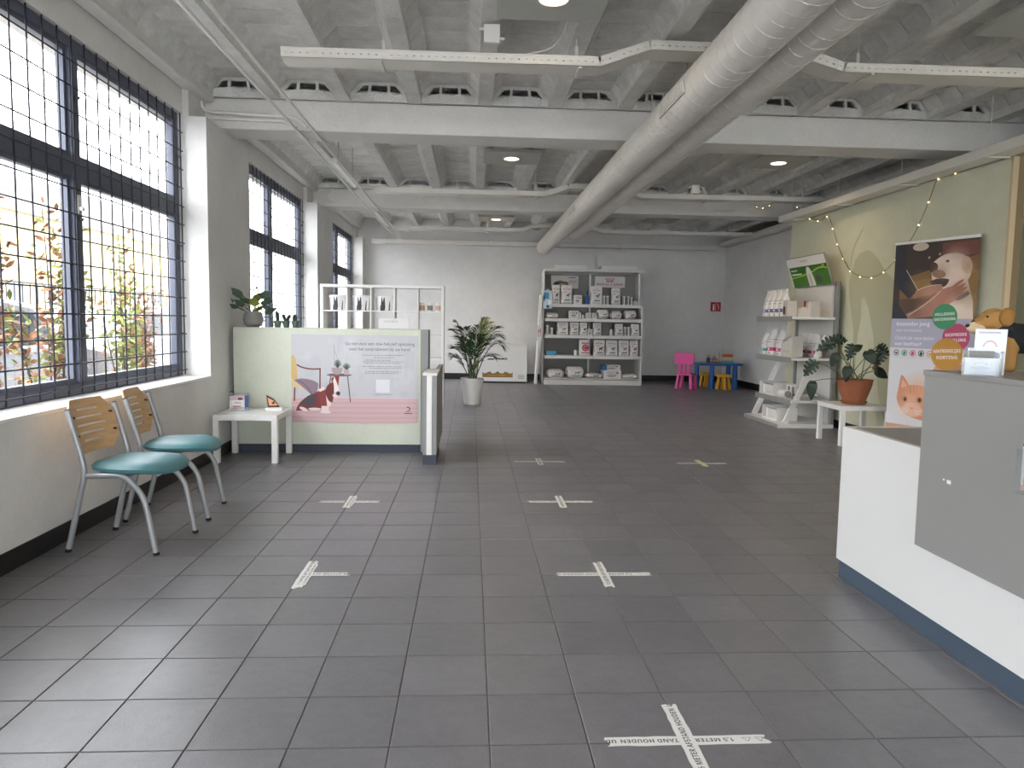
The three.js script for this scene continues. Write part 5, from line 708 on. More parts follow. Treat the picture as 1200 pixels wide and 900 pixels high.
// ------------------------------------------------------------------ plant table and monstera
lackTable('plant_table', 'small white square table under the terracotta potted plant', 3.95, 4.5, -8.12, -7.57, 0.43);
{
  const o = thing('monstera', 'dark split-leaf plant in a terracotta pot on a small white table', 'potted plant', [4.22, 0.43, -7.84]);
  obj('saucer', lathe([[0, 0.001], [0.12, 0.001], [0.14, 0.03], [0.13, 0.03], [0.115, 0.012], [0, 0.012]]), M.terracotta, o);
  obj('pot', lathe([[0, 0.013], [0.11, 0.013], [0.165, 0.17], [0.178, 0.22], [0.18, 0.255], [0.19, 0.258], [0.19, 0.27], [0.17, 0.27], [0.165, 0.24], [0, 0.235]], 36), M.terracotta, o);
  obj('soil', cyl(V(0, 0.235, 0), V(0, 0.245, 0), 0.166, 0.166, 24), M.soil, o);
  const split = (L, W, cuts) => {                              // leaf outline with deep cuts from the edge
    const pts = [[0, 0]], n = 26; const half = []; for (let i = 1; i < n; i++) { const v = i / n, w = W / 2 * Math.sin(Math.PI * v ** 0.72) ** 0.85; const k = cuts && i % 5 === 3 ? 0.3 : cuts && i % 5 === 4 ? 0.85 : 1; half.push([w * k, v * L - (cuts ? 0 : 0) - W * 0.12 * (1 - v)]); }
    const s = shape([[0, 0], ...half, [0, L], ...half.slice().reverse().map(([x, y]) => [-x, y])]); const g = new THREE.ExtrudeGeometry(s, { depth: 0.0016, bevelEnabled: false }), p = g.attributes.position; for (let i = 0; i < p.count; i++) { const x = p.getX(i), y = p.getY(i); p.setZ(i, p.getZ(i) + 0.25 * Math.abs(x) - 1.1 * y * y / L * 0.35); } g.computeVertexNormals(); return plain(g);
  };
  // leaf centre on the photograph, offset from the pot plane, length, width, roll (0 = tip up), split
  const leaves = [[948, 432, -0.12, 0.24, 0.2, 2.4, 1], [951, 457, 0.02, 0.24, 0.13, 3.1, 0], [968, 404, -0.1, 0.24, 0.2, 2.0, 1], [985, 398, -0.05, 0.22, 0.16, -1.5, 1], [977, 422, 0.06, 0.18, 0.13, 2.7, 0], [997, 412, 0.05, 0.2, 0.18, 2.8, 1], [1006, 407, 0.0, 0.14, 0.1, -0.9, 0], [993, 438, 0.18, 0.19, 0.13, 3.1, 0], [1020, 418, 0.05, 0.19, 0.15, -2.6, 0], [1030, 420, 0.1, 0.21, 0.18, 2.8, 1], [1036, 410, -0.05, 0.18, 0.14, -2.2, 1], [1034, 438, 0.1, 0.18, 0.15, -1.9, 0], [1028, 432, 0.02, 0.11, 0.08, -2.0, 0]];
  leaves.forEach(([px, py, dx, L, W, roll, cut], i) => {
    const c = atZ(px, py, -7.78 + Math.abs(dx) * 0.8).sub(o.position), n = V(0, EYE - 0.43, 0).sub(V(o.position.x, 0, o.position.z)).normalize(); n.y += 0.35; n.normalize();
    const yaw = Math.atan2(n.x, n.z), g = split(L, W, cut); L *= 0.85; g.scale(0.85, 0.85, 0.85); g.translate(0, -L / 2, 0); g.rotateZ(roll); g.rotateX(-0.25 - (i % 3) * 0.12); g.rotateY(yaw + (i % 4 - 1.5) * 0.18); g.translate(c.x, c.y, c.z);
    const b = V(0, -L / 2, 0).applyAxisAngle(V(0, 0, 1), roll).applyAxisAngle(V(1, 0, 0), -0.25 - (i % 3) * 0.12).applyAxisAngle(V(0, 1, 0), yaw + (i % 4 - 1.5) * 0.18).add(c);
    const root = V((i % 5 - 2) * 0.03, 0.24, ((i * 3) % 5 - 2) * 0.03); obj('stalk', sweep(new THREE.QuadraticBezierCurve3(root, root.clone().lerp(b, 0.55).add(V(0, 0.06, 0)), b).getPoints(10), (t) => 0.006 - 0.003 * t, 6), M.stem, o); obj('leaf', g, i === 12 ? std('#6b3f2c', 0.6) : M.leafDark, o);
  });
}
// ------------------------------------------------------------------ on the green wall: dog silhouette, banner, string lights
{
  const P = (x, y) => { const q = atX(x, y, GX); return [-q.z, q.y]; };          // wall plane seen as (distance, height)
  const S = (list) => shape(list.map(([x, y]) => P(x, y)));
  const g = [S([[1002, 305], [1008, 297], [1016, 293], [1022, 295], [1030, 304], [1038, 318], [1046, 326], [1052, 338], [1056, 352], [1060, 380], [1062, 440], [1060, 492], [1036, 496], [1030, 470], [1026, 430], [1023, 390], [1018, 362], [1013, 347], [1009, 352], [1009, 372], [1005, 392], [1003, 415], [1001, 450], [1000, 470], [994, 470], [998, 440], [1000, 410], [1000, 385], [998, 370], [995, 345], [995, 330], [999, 318]]), S([[1013.5, 264], [1009, 275], [1003, 287], [999.5, 298], [997.5, 312], [996.5, 312], [998, 297], [1002, 285], [1008, 273]])].map((s) => extrude(s, 0.0012).rotateY(Math.PI / 2).translate(GX - 0.0014, 0, 0));
  const o = obj('wall_silhouette', g, new THREE.MeshStandardMaterial({ color: '#b9b99e', roughness: 0.9 })); tag(o, 'large painted dog silhouette with raised tail on the green wall', 'wall art');
}
const bannerTex = canvasTex(720, 1560, (x, W, H) => {
  x.fillStyle = '#d9a58c'; x.fillRect(0, 1300, W, 260); x.scale(1, 0.88);
  // photograph of a pup held by two hands, printed on the upper half
  x.fillStyle = '#3a2c26'; x.fillRect(0, 0, W, 640); x.fillStyle = '#7a5b36'; x.beginPath(); x.moveTo(60, 300); x.lineTo(W, 130); x.lineTo(W, 640); x.lineTo(60, 640); x.fill(); x.fillStyle = '#8f6b3c'; x.beginPath(); x.moveTo(120, 330); x.lineTo(W, 250); x.lineTo(W, 480); x.lineTo(120, 440); x.fill(); x.fillStyle = '#5c4230'; x.fillRect(60, 470, 330, 170);
  x.fillStyle = '#6a4038'; x.fillRect(420, 20, 300, 110); x.fillStyle = '#cbb7a4'; x.beginPath(); x.ellipse(230, 34, 70, 34, 0, 0, 7); x.fill(); x.fillStyle = '#a58f74'; x.beginPath(); x.arc(310, 130, 11, 0, 7); x.arc(400, 108, 11, 0, 7); x.fill();
  x.fillStyle = '#262530'; x.beginPath(); x.moveTo(0, 0); x.lineTo(90, 0); x.lineTo(110, 220); x.lineTo(225, 400); x.lineTo(150, 470); x.lineTo(0, 330); x.fill(); x.beginPath(); x.moveTo(0, 470); x.lineTo(60, 520); x.lineTo(150, 640); x.lineTo(0, 640); x.fill();
  x.fillStyle = '#e3cdbb'; x.beginPath(); x.moveTo(330, 190); x.quadraticCurveTo(420, 100, 500, 110); x.quadraticCurveTo(600, 100, 650, 190); x.quadraticCurveTo(680, 280, 640, 330); x.lineTo(690, 500); x.lineTo(700, 640); x.lineTo(450, 640); x.lineTo(470, 420); x.quadraticCurveTo(400, 400, 350, 360); x.fill(); x.fillStyle = '#d2b59d'; x.beginPath(); x.ellipse(625, 210, 42, 72, -0.3, 0, 7); x.fill(); x.fillStyle = '#f0dfd0'; x.beginPath(); x.ellipse(515, 155, 70, 40, 0.1, 0, 7); x.fill();
  x.fillStyle = '#4a352e'; x.beginPath(); x.ellipse(352, 215, 38, 42, 0, 0, 7); x.fill(); x.beginPath(); x.moveTo(330, 330); x.quadraticCurveTo(400, 290, 490, 320); x.quadraticCurveTo(480, 390, 400, 385); x.quadraticCurveTo(350, 380, 330, 330); x.fill(); x.fillStyle = '#2b2020'; x.beginPath(); x.ellipse(468, 170, 16, 11, 0.2, 0, 7); x.fill(); x.fillStyle = '#8b6a55'; x.beginPath(); x.ellipse(400, 270, 60, 34, 0.2, 0, 7); x.fill();
  x.fillStyle = '#b57e6a'; x.beginPath(); x.moveTo(210, 400); x.quadraticCurveTo(330, 350, 440, 370); x.lineTo(440, 420); x.quadraticCurveTo(330, 440, 180, 470); x.fill(); x.beginPath(); x.moveTo(130, 600); x.quadraticCurveTo(300, 520, 430, 400); x.quadraticCurveTo(540, 360, 610, 380); x.lineTo(600, 470); x.quadraticCurveTo(480, 520, 380, 620); x.lineTo(150, 640); x.fill(); x.fillStyle = '#a8705c'; for (let i = 0; i < 4; i++) { x.beginPath(); x.ellipse(560 + i * 14, 360 + i * 30, 60, 13, -0.6, 0, 7); x.fill(); } x.fillStyle = '#413a66'; x.beginPath(); x.ellipse(610, 460, 60, 16, -0.5, 0, 7); x.fill();
  const soft = (cx, cy, r, c, al) => { const g = x.createRadialGradient(cx, cy, 0, cx, cy, r); g.addColorStop(0, c); g.addColorStop(1, c + '00'); x.globalAlpha = al; x.fillStyle = g; x.fillRect(cx - r, cy - r, 2 * r, 2 * r); x.globalAlpha = 1; };
  soft(540, 150, 120, '#f6eadd', 0.8); soft(420, 250, 90, '#a98a74', 0.6); soft(600, 540, 150, '#f0e2d2', 0.7); soft(560, 430, 110, '#9a6a58', 0.6); soft(640, 230, 70, '#b48f74', 0.7); soft(230, 560, 160, '#3a2a24', 0.5); soft(580, 60, 200, '#7d4d3e', 0.6); soft(680, 420, 160, '#7a5a34', 0.5); soft(240, 360, 150, '#a07a46', 0.5); soft(330, 420, 90, '#d3a08a', 0.5); soft(300, 540, 120, '#c78f7a', 0.5);
  x.strokeStyle = '#e9d2bd'; x.lineWidth = 5; x.beginPath(); x.moveTo(112, 222); x.lineTo(226, 398); x.quadraticCurveTo(330, 352, 430, 362); x.moveTo(148, 612); x.quadraticCurveTo(310, 525, 428, 410); x.stroke();
  // lilac band
  x.fillStyle = '#b1afc0'; x.fillRect(0, 640, W, 252); x.fillStyle = '#e6e4ea'; x.font = 'bold 44px sans-serif'; x.textAlign = 'left'; x.fillText('Gezonder jong', 46, 700); x.font = '32px sans-serif'; x.fillText('voor uw huisdier', 46, 750); x.font = '40px sans-serif'; x.fillText('Check de voordelen', 42, 820); x.font = 'bold 40px sans-serif'; x.fillText('van VetPlan*', 42, 872);
  x.fillStyle = '#d8d6d8'; x.fillRect(0, 892, W, 88); [['#3c4450', 0], ['#3d8a76', 1], ['#c83c66', 1], ['#2f3338', 1], ['#d39a3c', 0], ['#c8384e', 0]].forEach(([c, f], i) => { x.strokeStyle = x.fillStyle = c; x.lineWidth = 6; x.beginPath(); x.arc(62 + i * 76, 934, 23, 0, 7); x.stroke(); x.beginPath(); x.ellipse(62 + i * 76, 936, 12, f ? 16 : 9, 0.4, 0, 7); x.fill(); });
  // ginger kitten below
  x.fillStyle = '#dfdde0'; x.fillRect(0, 980, W, H - 980); x.fillStyle = '#d9a58c'; x.beginPath(); x.moveTo(330, 1300); x.quadraticCurveTo(380, 1040, 470, 980); x.lineTo(W, 980); x.lineTo(W, 1300); x.fill(); x.fillStyle = '#c08a72'; x.fillRect(560, 1010, 160, 260); x.strokeStyle = '#e8bfa8'; x.lineWidth = 9; x.beginPath(); x.moveTo(580, 1160); x.quadraticCurveTo(640, 1090, 680, 1010); x.stroke();
  x.fillStyle = '#d9936f'; x.beginPath(); x.moveTo(90, 1330); x.lineTo(120, 1130); x.quadraticCurveTo(140, 1120, 200, 1210); x.quadraticCurveTo(330, 1190, 380, 1240); x.lineTo(460, 1180); x.lineTo(480, 1330); x.quadraticCurveTo(470, 1480, 330, 1500); x.quadraticCurveTo(130, 1490, 90, 1330); x.fill(); x.fillStyle = '#e9b398'; x.beginPath(); x.moveTo(128, 1240); x.lineTo(136, 1160); x.lineTo(180, 1220); x.fill(); x.beginPath(); x.ellipse(240, 1420, 90, 60, 0, 0, 7); x.fill(); x.fillStyle = '#8b5a44'; x.beginPath(); x.ellipse(300, 1330, 30, 26, 0, 0, 7); x.fill(); x.beginPath(); x.ellipse(170, 1335, 24, 24, 0, 0, 7); x.fill(); x.fillStyle = '#c47a63'; x.beginPath(); x.moveTo(215, 1400); x.lineTo(255, 1400); x.lineTo(235, 1424); x.fill(); x.strokeStyle = '#bd7852'; x.lineWidth = 10; for (let i = 0; i < 4; i++) { x.beginPath(); x.moveTo(210 + i * 34, 1215); x.lineTo(220 + i * 26, 1290); x.stroke(); }
  soft(300, 1260, 190, '#e7ab86', 0.8); soft(200, 1400, 140, '#f0cdb8', 0.7); soft(440, 1380, 120, '#bd7650', 0.6); soft(150, 1340, 60, '#c98a66', 0.5); x.fillStyle = '#4a3226'; x.beginPath(); x.ellipse(302, 1330, 13, 19, 0, 0, 7); x.fill(); x.beginPath(); x.ellipse(171, 1335, 10, 17, 0, 0, 7); x.fill(); x.strokeStyle = '#f3e4da'; x.lineWidth = 3; for (let i = 0; i < 4; i++) { x.beginPath(); x.moveTo(265, 1424 + i * 8); x.lineTo(430, 1400 + i * 24); x.moveTo(205, 1424 + i * 8); x.lineTo(60, 1404 + i * 22); x.stroke(); }
  const disc = (cx, cy, r, c, a, b) => { x.fillStyle = c; x.beginPath(); x.arc(cx, cy, r, 0, 7); x.fill(); x.fillStyle = '#efe7e2'; x.textAlign = 'center'; x.font = `bold ${Math.round(r * 0.3)}px sans-serif`; x.save(); x.translate(cx, cy); x.rotate(-0.06); x.fillText(a, 0, -r * 0.1, r * 1.75); x.fillText(b, 0, r * 0.3, r * 1.75); x.restore(); };
  disc(575, 790, 112, '#b9486c', 'GESPREIDE', 'BETALING'); disc(472, 622, 104, '#3f9468', 'VOLLEDIGE', 'ONTZORGING'); disc(510, 930, 132, '#c58f38', 'AANTREKKELIJKE', 'KORTING');
});
{
  const a = V(4.27, 0, -7.28), b = V(4.565, 0, -6.45), c = a.clone().lerp(b, 0.5), w = a.distanceTo(b), turn = Math.atan2(-(b.z - a.z), b.x - a.x), o = thing('roll_up_banner', 'tall roll-up banner with pup and kitten photos in front of the green wall', 'banner', [c.x, 0, c.z], turn), top = 2.11;
  obj('sheet', frontUV(B(-w / 2, w / 2, 0.09, top - 0.012, -0.0012, 0), -w / 2, w / 2, 0.06, top - 0.012), std('#ffffff', 0.5, { map: bannerTex }), o);
  obj('top_rail', B(-w / 2 - 0.004, w / 2 + 0.004, top - 0.014, top + 0.012, -0.012, 0.01, 0.004), M.whiteMetal, o); obj('base', B(-w / 2 - 0.02, w / 2 + 0.02, 0.001, 0.09, -0.05, 0.045, 0.015), M.steel, o); obj('pole', cyl(V(0, 0.05, -0.025), V(0, top - 0.02, -0.025), 0.008), M.steel, o); obj('foot', [B(-0.3, -0.26, 0.0, 0.012, -0.14, 0.16, 0.004), B(0.26, 0.3, 0.0, 0.012, -0.14, 0.16, 0.004)], M.steel, o);
}
{
  const pts = [[875, 231], [890, 243], [903, 240], [917, 230], [930, 238], [941, 249], [950, 256], [962, 258], [970, 253], [975, 264], [983, 290], [995, 315], [1004, 322], [1018, 325], [1028, 323], [1042, 313], [1055, 297], [1068, 280], [1080, 256], [1090, 232], [1098, 211], [1108, 206], [1120, 202]].map(([x, y]) => atX(x, y, x < 930 ? 4.45 : GX - 0.016)), c = new THREE.CatmullRomCurve3(pts);
  for (const p of pts.slice(0, 5)) p.z = Math.min(p.z, -10.2);
  const o = thing('string_lights', 'thin dark string of tiny warm bulbs looped over the green wall', 'string lights', [0, 0, 0]);
  obj('wire', sweep(c.getPoints(140), 0.003, 5), M.black, o);
  const glow = new THREE.MeshStandardMaterial({ color: '#fff0cf', emissive: '#ffdf9e', emissiveIntensity: 0.9 }), bg = new THREE.SphereGeometry(0.0085, 10, 8);
  for (let i = 0; i <= 24; i++) { const p = c.getPointAt(i / 24), m = new THREE.Mesh(bg, glow); m.name = 'bulb'; m.position.copy(p).add(V(-0.004, -0.01, 0)); o.add(m); }
}
// ------------------------------------------------------------------ reception counter on the right
{
  const o = thing('reception_counter', 'white and grey front counter with blue plinth', 'counter', [1.88, 0, -3.58]);
  obj('white_front', B(0, 0.03, 0.095, 0.775, 0, 2.9, 0.002), M.laminate, o); obj('end_panel', B(0.03, 0.62, 0.095, 0.775, 0, 0.03, 0.002), M.laminate, o); obj('plinth', [B(0.012, 0.6, 0.001, 0.095, 0.012, 2.9)], M.plinthBlue, o);
  obj('worktop', B(0.031, 0.62, 0.745, 0.772, 0.031, 2.9, 0.001), M.grayTop, o); obj('carcass', B(0.035, 0.6, 0.1, 0.744, 0.035, 2.88), M.white, o);
  const z = 0.71; obj('grey_block', [B(-0.045, -0.001, 0.385, 1.085, z, 2.9, 0.002)], M.gray, o); obj('grey_return', B(0.0, 0.44, 0.776, 1.084, z, z + 0.025, 0.001), M.gray, o); obj('raised_top', B(-0.05, 0.45, 1.085, 1.105, z - 0.004, 2.9, 0.002), M.grayTop, o);
  // scuffs and the leaflet rack fixed to the grey front
  obj('scuff', [[1112, 565, 0.012], [1106, 562, 0.005]].map(([x, y, r]) => { const p = atX(x, y, 1.835).sub(o.position); return B(-0.0456, -0.0452, p.y - r * 0.6, p.y + r * 0.6, p.z - r, p.z + r); }), M.white, o);
  const q = atX(1197, 530, 1.83), lf = thing('leaflet_rack', 'clear wall pocket of coloured leaflets on the grey counter front', 'leaflet holder', [1.832, q.y, q.z + 0.125]);
  obj('pocket', [B(-0.03, -0.0, -0.13, -0.126, -0.11, 0.11), B(-0.031, -0.029, -0.13, 0.02, -0.11, 0.11)], new THREE.MeshPhysicalMaterial({ color: '#f2f5f6', transmission: 0.95, roughness: 0.05, thickness: 0 }), lf);
  obj('leaflet', frontUV(B(-0.1, 0.1, -0.12, 0.12, -0.002, 0.002), -0.1, 0.1, -0.12, 0.12).rotateY(-Math.PI / 2).translate(-0.015, 0, 0), std('#fff', 0.5, { map: canvasTex(128, 160, (x) => { x.fillStyle = '#e9e4de'; x.fillRect(0, 0, 128, 160); x.fillStyle = '#b9a45c'; x.fillRect(0, 20, 128, 40); x.fillStyle = '#3c3a38'; x.fillRect(0, 58, 128, 6); x.fillStyle = '#dcdfe4'; x.fillRect(0, 80, 128, 40); x.fillStyle = '#6a2c2a'; x.beginPath(); x.arc(30, 140, 22, 0, 7); x.fill(); x.fillStyle = '#d9a79a'; x.fillRect(0, 148, 128, 12); }) }), lf);
}
{ // leaflet holder on the raised top
  const y = 1.105, p = atY(1152, 441, y), f = V(-p.x, 0, -p.z).normalize(), turn = Math.atan2(f.x, f.z) - 0.15, o = thing('card_holder', 'clear acrylic holder of pale cards on the grey counter top', 'leaflet holder', [p.x + 0.02, y, p.z - 0.03], turn), s = 0.059;
  const acr = new THREE.MeshPhysicalMaterial({ color: '#f4f7f8', transmission: 0.85, roughness: 0.06, thickness: 0 }), art = (seed) => std('#fff', 0.45, { map: canvasTex(160, 220, (x, w, h) => { const r = rng(seed); x.fillStyle = '#e8eaf0'; x.fillRect(0, 0, w, h); x.fillStyle = '#b8bdd6'; x.fillRect(18, 12, 110, 9); x.strokeStyle = '#d9b6b4'; x.lineWidth = 7; x.beginPath(); x.arc(80, 92, 34, 3.3, 6.1); x.stroke(); x.fillStyle = '#cfd3e2'; x.beginPath(); x.ellipse(80, 130, 52, 26, 0, 0, 7); x.fill(); x.fillStyle = '#dcdff0'; x.beginPath(); x.ellipse(90, 175, 50, 22, 0, 0, 7); x.fill(); for (let i = 0; i < 8; i++) { x.fillStyle = '#c3c6d4'; x.fillRect(20 + r() * 20, 196 + i * 3, 60 + r() * 50, 1.5); } }) });
  obj('holder', [B(-s, s, 0, 0.004, -0.03, 0.05), B(-s, -s + 0.003, 0, 0.09, -0.03, 0.05), B(s - 0.003, s, 0, 0.09, -0.03, 0.05), B(-s, s, 0, 0.065, 0.047, 0.05), place(B(-s, s, 0, 0.1, -0.0015, 0.0015), 0, 0, -0.028, 0, -0.15)], acr, o);
  obj('tall_card', place(frontUV(B(-0.046, 0.052, 0, 0.165, -0.004, 0.002), -0.046, 0.052, 0, 0.165), 0.01, 0.005, -0.008, 0, -0.16), art(4), o); obj('front_card', place(frontUV(B(-0.052, 0.048, 0, 0.06, -0.002, 0.002), -0.052, 0.048, 0, 0.06), 0, 0.005, 0.04), art(8), o); obj('grey_card', place(B(-0.045, 0.03, 0, 0.085, -0.002, 0.002), 0, 0.005, 0.012, 0, -0.1), M.stone, o);
}
{ // plush dog in a black vest, standing on the raised top behind the cards
  const hp = atZ(1163, 366, -2.78), base = [hp.x + 0.09, 1.1085, -2.78], o = thing('plush_dog', 'tan plush dog wearing a black lettered vest on the counter', 'plush toy', base, -0.15);   // local -x is the nose, +x the tail
  const ell = (cx, cy, cz, rx, ry, rz) => (p) => { const q = V((p.x - cx) / rx, (p.y - cy) / ry, (p.z - cz) / rz), k = q.length(); return (k - 1) * Math.min(rx, ry, rz); };
  const cap = (a, b, ra, rb) => (p) => { const ab = b.clone().sub(a), t = Math.max(0, Math.min(1, p.clone().sub(a).dot(ab) / ab.lengthSq())); return p.distanceTo(a.clone().addScaledVector(ab, t)) - (ra + (rb - ra) * t); };
  const smooth = (list, k) => (p) => { let d = 1e9; for (const f of list) { const e = f(p), h = Math.max(0, Math.min(1, 0.5 + 0.5 * (d - e) / k)); d = d * (1 - h) + e * h - k * h * (1 - h); } return d; };
  const blob = (name, f, c, half, m, n = 44) => { const mc = new MarchingCubes(n, m, false, false, 60000); mc.isolation = 0; for (let k = 0; k < n; k++) for (let j = 0; j < n; j++) for (let i = 0; i < n; i++) mc.field[i + j * n + k * n * n] = -f(V(c.x + (i / (n / 2) - 1) * half, c.y + (j / (n / 2) - 1) * half, c.z + (k / (n / 2) - 1) * half)); mc.update(); const g = new THREE.BufferGeometry(); const cnt = mc.count; g.setAttribute('position', new THREE.BufferAttribute(mc.positionArray.slice(0, cnt * 3), 3)); g.setAttribute('normal', new THREE.BufferAttribute(mc.normalArray.slice(0, cnt * 3), 3)); g.scale(half, half, half).translate(c.x, c.y, c.z); return obj(name, metres(g), m, o); };
  const tan = std('#b5874c', 0.95, { bumpMap: T.fabric, bumpScale: 0.003 });
  const legs = [[-0.02, 0.03], [-0.02, -0.03], [0.17, 0.03], [0.17, -0.03]].map(([x, z]) => cap(V(x, 0.02, z), V(x, 0.12, z * 0.9), 0.022, 0.026));
  const body = blob('body', smooth([cap(V(-0.02, 0.13, 0), V(0.18, 0.125, 0), 0.052, 0.05), cap(V(-0.02, 0.14, 0), V(-0.06, 0.19, 0), 0.04, 0.034), ell(-0.075, 0.205, 0, 0.052, 0.042, 0.044), ell(-0.125, 0.185, 0, 0.036, 0.024, 0.028), cap(V(0.2, 0.15, 0), V(0.26, 0.21, 0), 0.014, 0.008), ...legs], 0.02), V(0.06, 0.12, 0), 0.22, tan, 52);
  blob('snout', ell(-0.138, 0.17, 0, 0.034, 0.024, 0.031), V(-0.138, 0.17, 0), 0.05, std('#e6cfa8', 0.95, { bumpMap: T.fabric, bumpScale: 0.003 }), 24);
  for (const s of [-1, 1]) { blob('ear', ell(-0.05, 0.212, s * 0.044, 0.03, 0.036, 0.013), V(-0.05, 0.212, s * 0.044), 0.05, std('#a8783c', 0.95, { bumpMap: T.fabric, bumpScale: 0.003 }), 24); obj('eye', plain(new THREE.SphereGeometry(0.006, 10, 8)).translate(-0.112, 0.212, s * 0.026), M.black, o); }
  obj('nose', plain(new THREE.SphereGeometry(0.009, 10, 8)).scale(1, 0.8, 1.2).translate(-0.17, 0.177, 0), M.black, o);
  blob('vest', smooth([cap(V(-0.01, 0.13, 0), V(0.13, 0.127, 0), 0.059, 0.057), cap(V(-0.02, 0.145, 0), V(-0.045, 0.172, 0), 0.046, 0.042)], 0.015), V(0.05, 0.13, 0), 0.15, std('#15161a', 0.8, { bumpMap: T.fabric, bumpScale: 0.001 }), 40);
  obj('vest_print', new THREE.PlaneGeometry(0.12, 0.024, 6, 1).rotateX(-0.5).translate(0.075, 0.158, 0.0515), std('#fff', 0.8, { map: canvasTex(240, 48, (x) => { x.fillStyle = '#15161a'; x.fillRect(0, 0, 240, 48); x.fillStyle = '#d9dde2'; x.font = 'bold 24px sans-serif'; x.fillText('dierenartsen', 10, 22, 220); x.fillStyle = '#8b8f96'; x.fillRect(90, 32, 90, 4); }) }), o);
}
// ------------------------------------------------------------------ floor tape
{
  const tapeTex = canvasTex(1024, 96, (x) => { x.fillStyle = '#dddcd8'; x.fillRect(0, 0, 1024, 96); x.fillStyle = '#4d4c4e'; x.font = 'bold 52px sans-serif'; x.fillText('1,5 METER AFSTAND HOUDEN', 220, 68, 700); x.strokeStyle = '#77767a'; x.lineWidth = 4; for (const u of [60, 140]) { x.beginPath(); x.moveTo(u - 26, 70); x.lineTo(u + 26, 70); x.lineTo(u, 28); x.closePath(); x.stroke(); } x.fillText('UD', 940, 68, 70); const r = rng(8); for (let i = 0; i < 60; i++) { x.fillStyle = ['#c9c7bf', '#e8e7e2', '#c8bf6a'][i % 9 === 0 ? 2 : i % 2]; x.globalAlpha = 0.5; x.fillRect(r() * 1024, r() * 96, 4 + r() * 30, 2 + r() * 5); } x.globalAlpha = 1; });
  const tm = std('#ffffff', 0.55, { map: tapeTex }), ty = std('#d6d2a0', 0.6);
  const strip = (L, W, seed, y) => { const r = rng(seed), pts = [], n = 16; for (let i = 0; i <= n; i++) pts.push([-L / 2 + L * i / n, -W / 2 + (r() - 0.5) * 0.004]); for (let i = 0; i < 4; i++) pts.push([L / 2 + (r() - 0.5) * 0.03, -W / 2 + W * (i + 0.5) / 4]); for (let i = n; i >= 0; i--) pts.push([-L / 2 + L * i / n, W / 2 + (r() - 0.5) * 0.004]); for (let i = 3; i >= 0; i--) pts.push([-L / 2 + (r() - 0.5) * 0.03, -W / 2 + W * (i + 0.5) / 4]); return frontUV(extrude(shape(pts), 0.0003), -0.26, 0.26, -W / 2, W / 2).rotateX(-Math.PI / 2).rotateY(Math.PI).translate(0, y, 0); };
  // [px, py, across pieces [centre, length], along pieces, along count, yellow, label]
  const X = [[805, 868, [[0, 0.5]], [[-0.02, 0.46]], 0, 'white tape cross on the floor in line with the counter end, fully lettered'], [707, 673, [[0, 0.47]], [[0, 0.36]], 0, 'white tape cross on the floor, second from the counter in its row'], [657, 588, [[0, 0.46]], [[0, 0.34]], 0, 'white tape cross on the floor, third from the counter in its row'], [632, 541, [[0, 0.47]], [[0, 0.32]], 0, 'thin white tape cross on the floor, fourth from the counter in its row'], [822, 543, [[0, 0.46]], [[0, 0.3]], 1, 'yellowish tape cross on the floor near the product stand'], [358, 673, [[0.06, 0.12], [0.16, 0.1]], [[0, 0.38], [0.02, 0.3]], 0, 'torn white tape cross on the floor level with the teal chairs'], [410, 588, [[-0.12, 0.17], [0.1, 0.22]], [[0, 0.34], [0.02, 0.26]], 0, 'torn white tape cross on the floor in front of the dog poster']];
  X.forEach(([px, py, across, along, yel, label], i) => {
    const p = atY(px, py, 0), o = thing('tape_cross', label, 'tape', [p.x, 0.0006, p.z], 0, 'distance markers on the floor');
    across.forEach(([c, L], k) => obj('tape_strip', strip(L, 0.048, i * 7 + k, 0.0002).translate(c, 0, 0), tm, o));
    along.forEach(([c, L], k) => obj('tape_strip', strip(L, k ? 0.026 : 0.05, i * 7 + 3 + k, 0.0007 + k * 0.0004).rotateY(-Math.PI / 2).translate(c * (k ? 1 : 0), 0, (k ? 0 : c) * -1), yel ? ty : tm, o));
  });
}

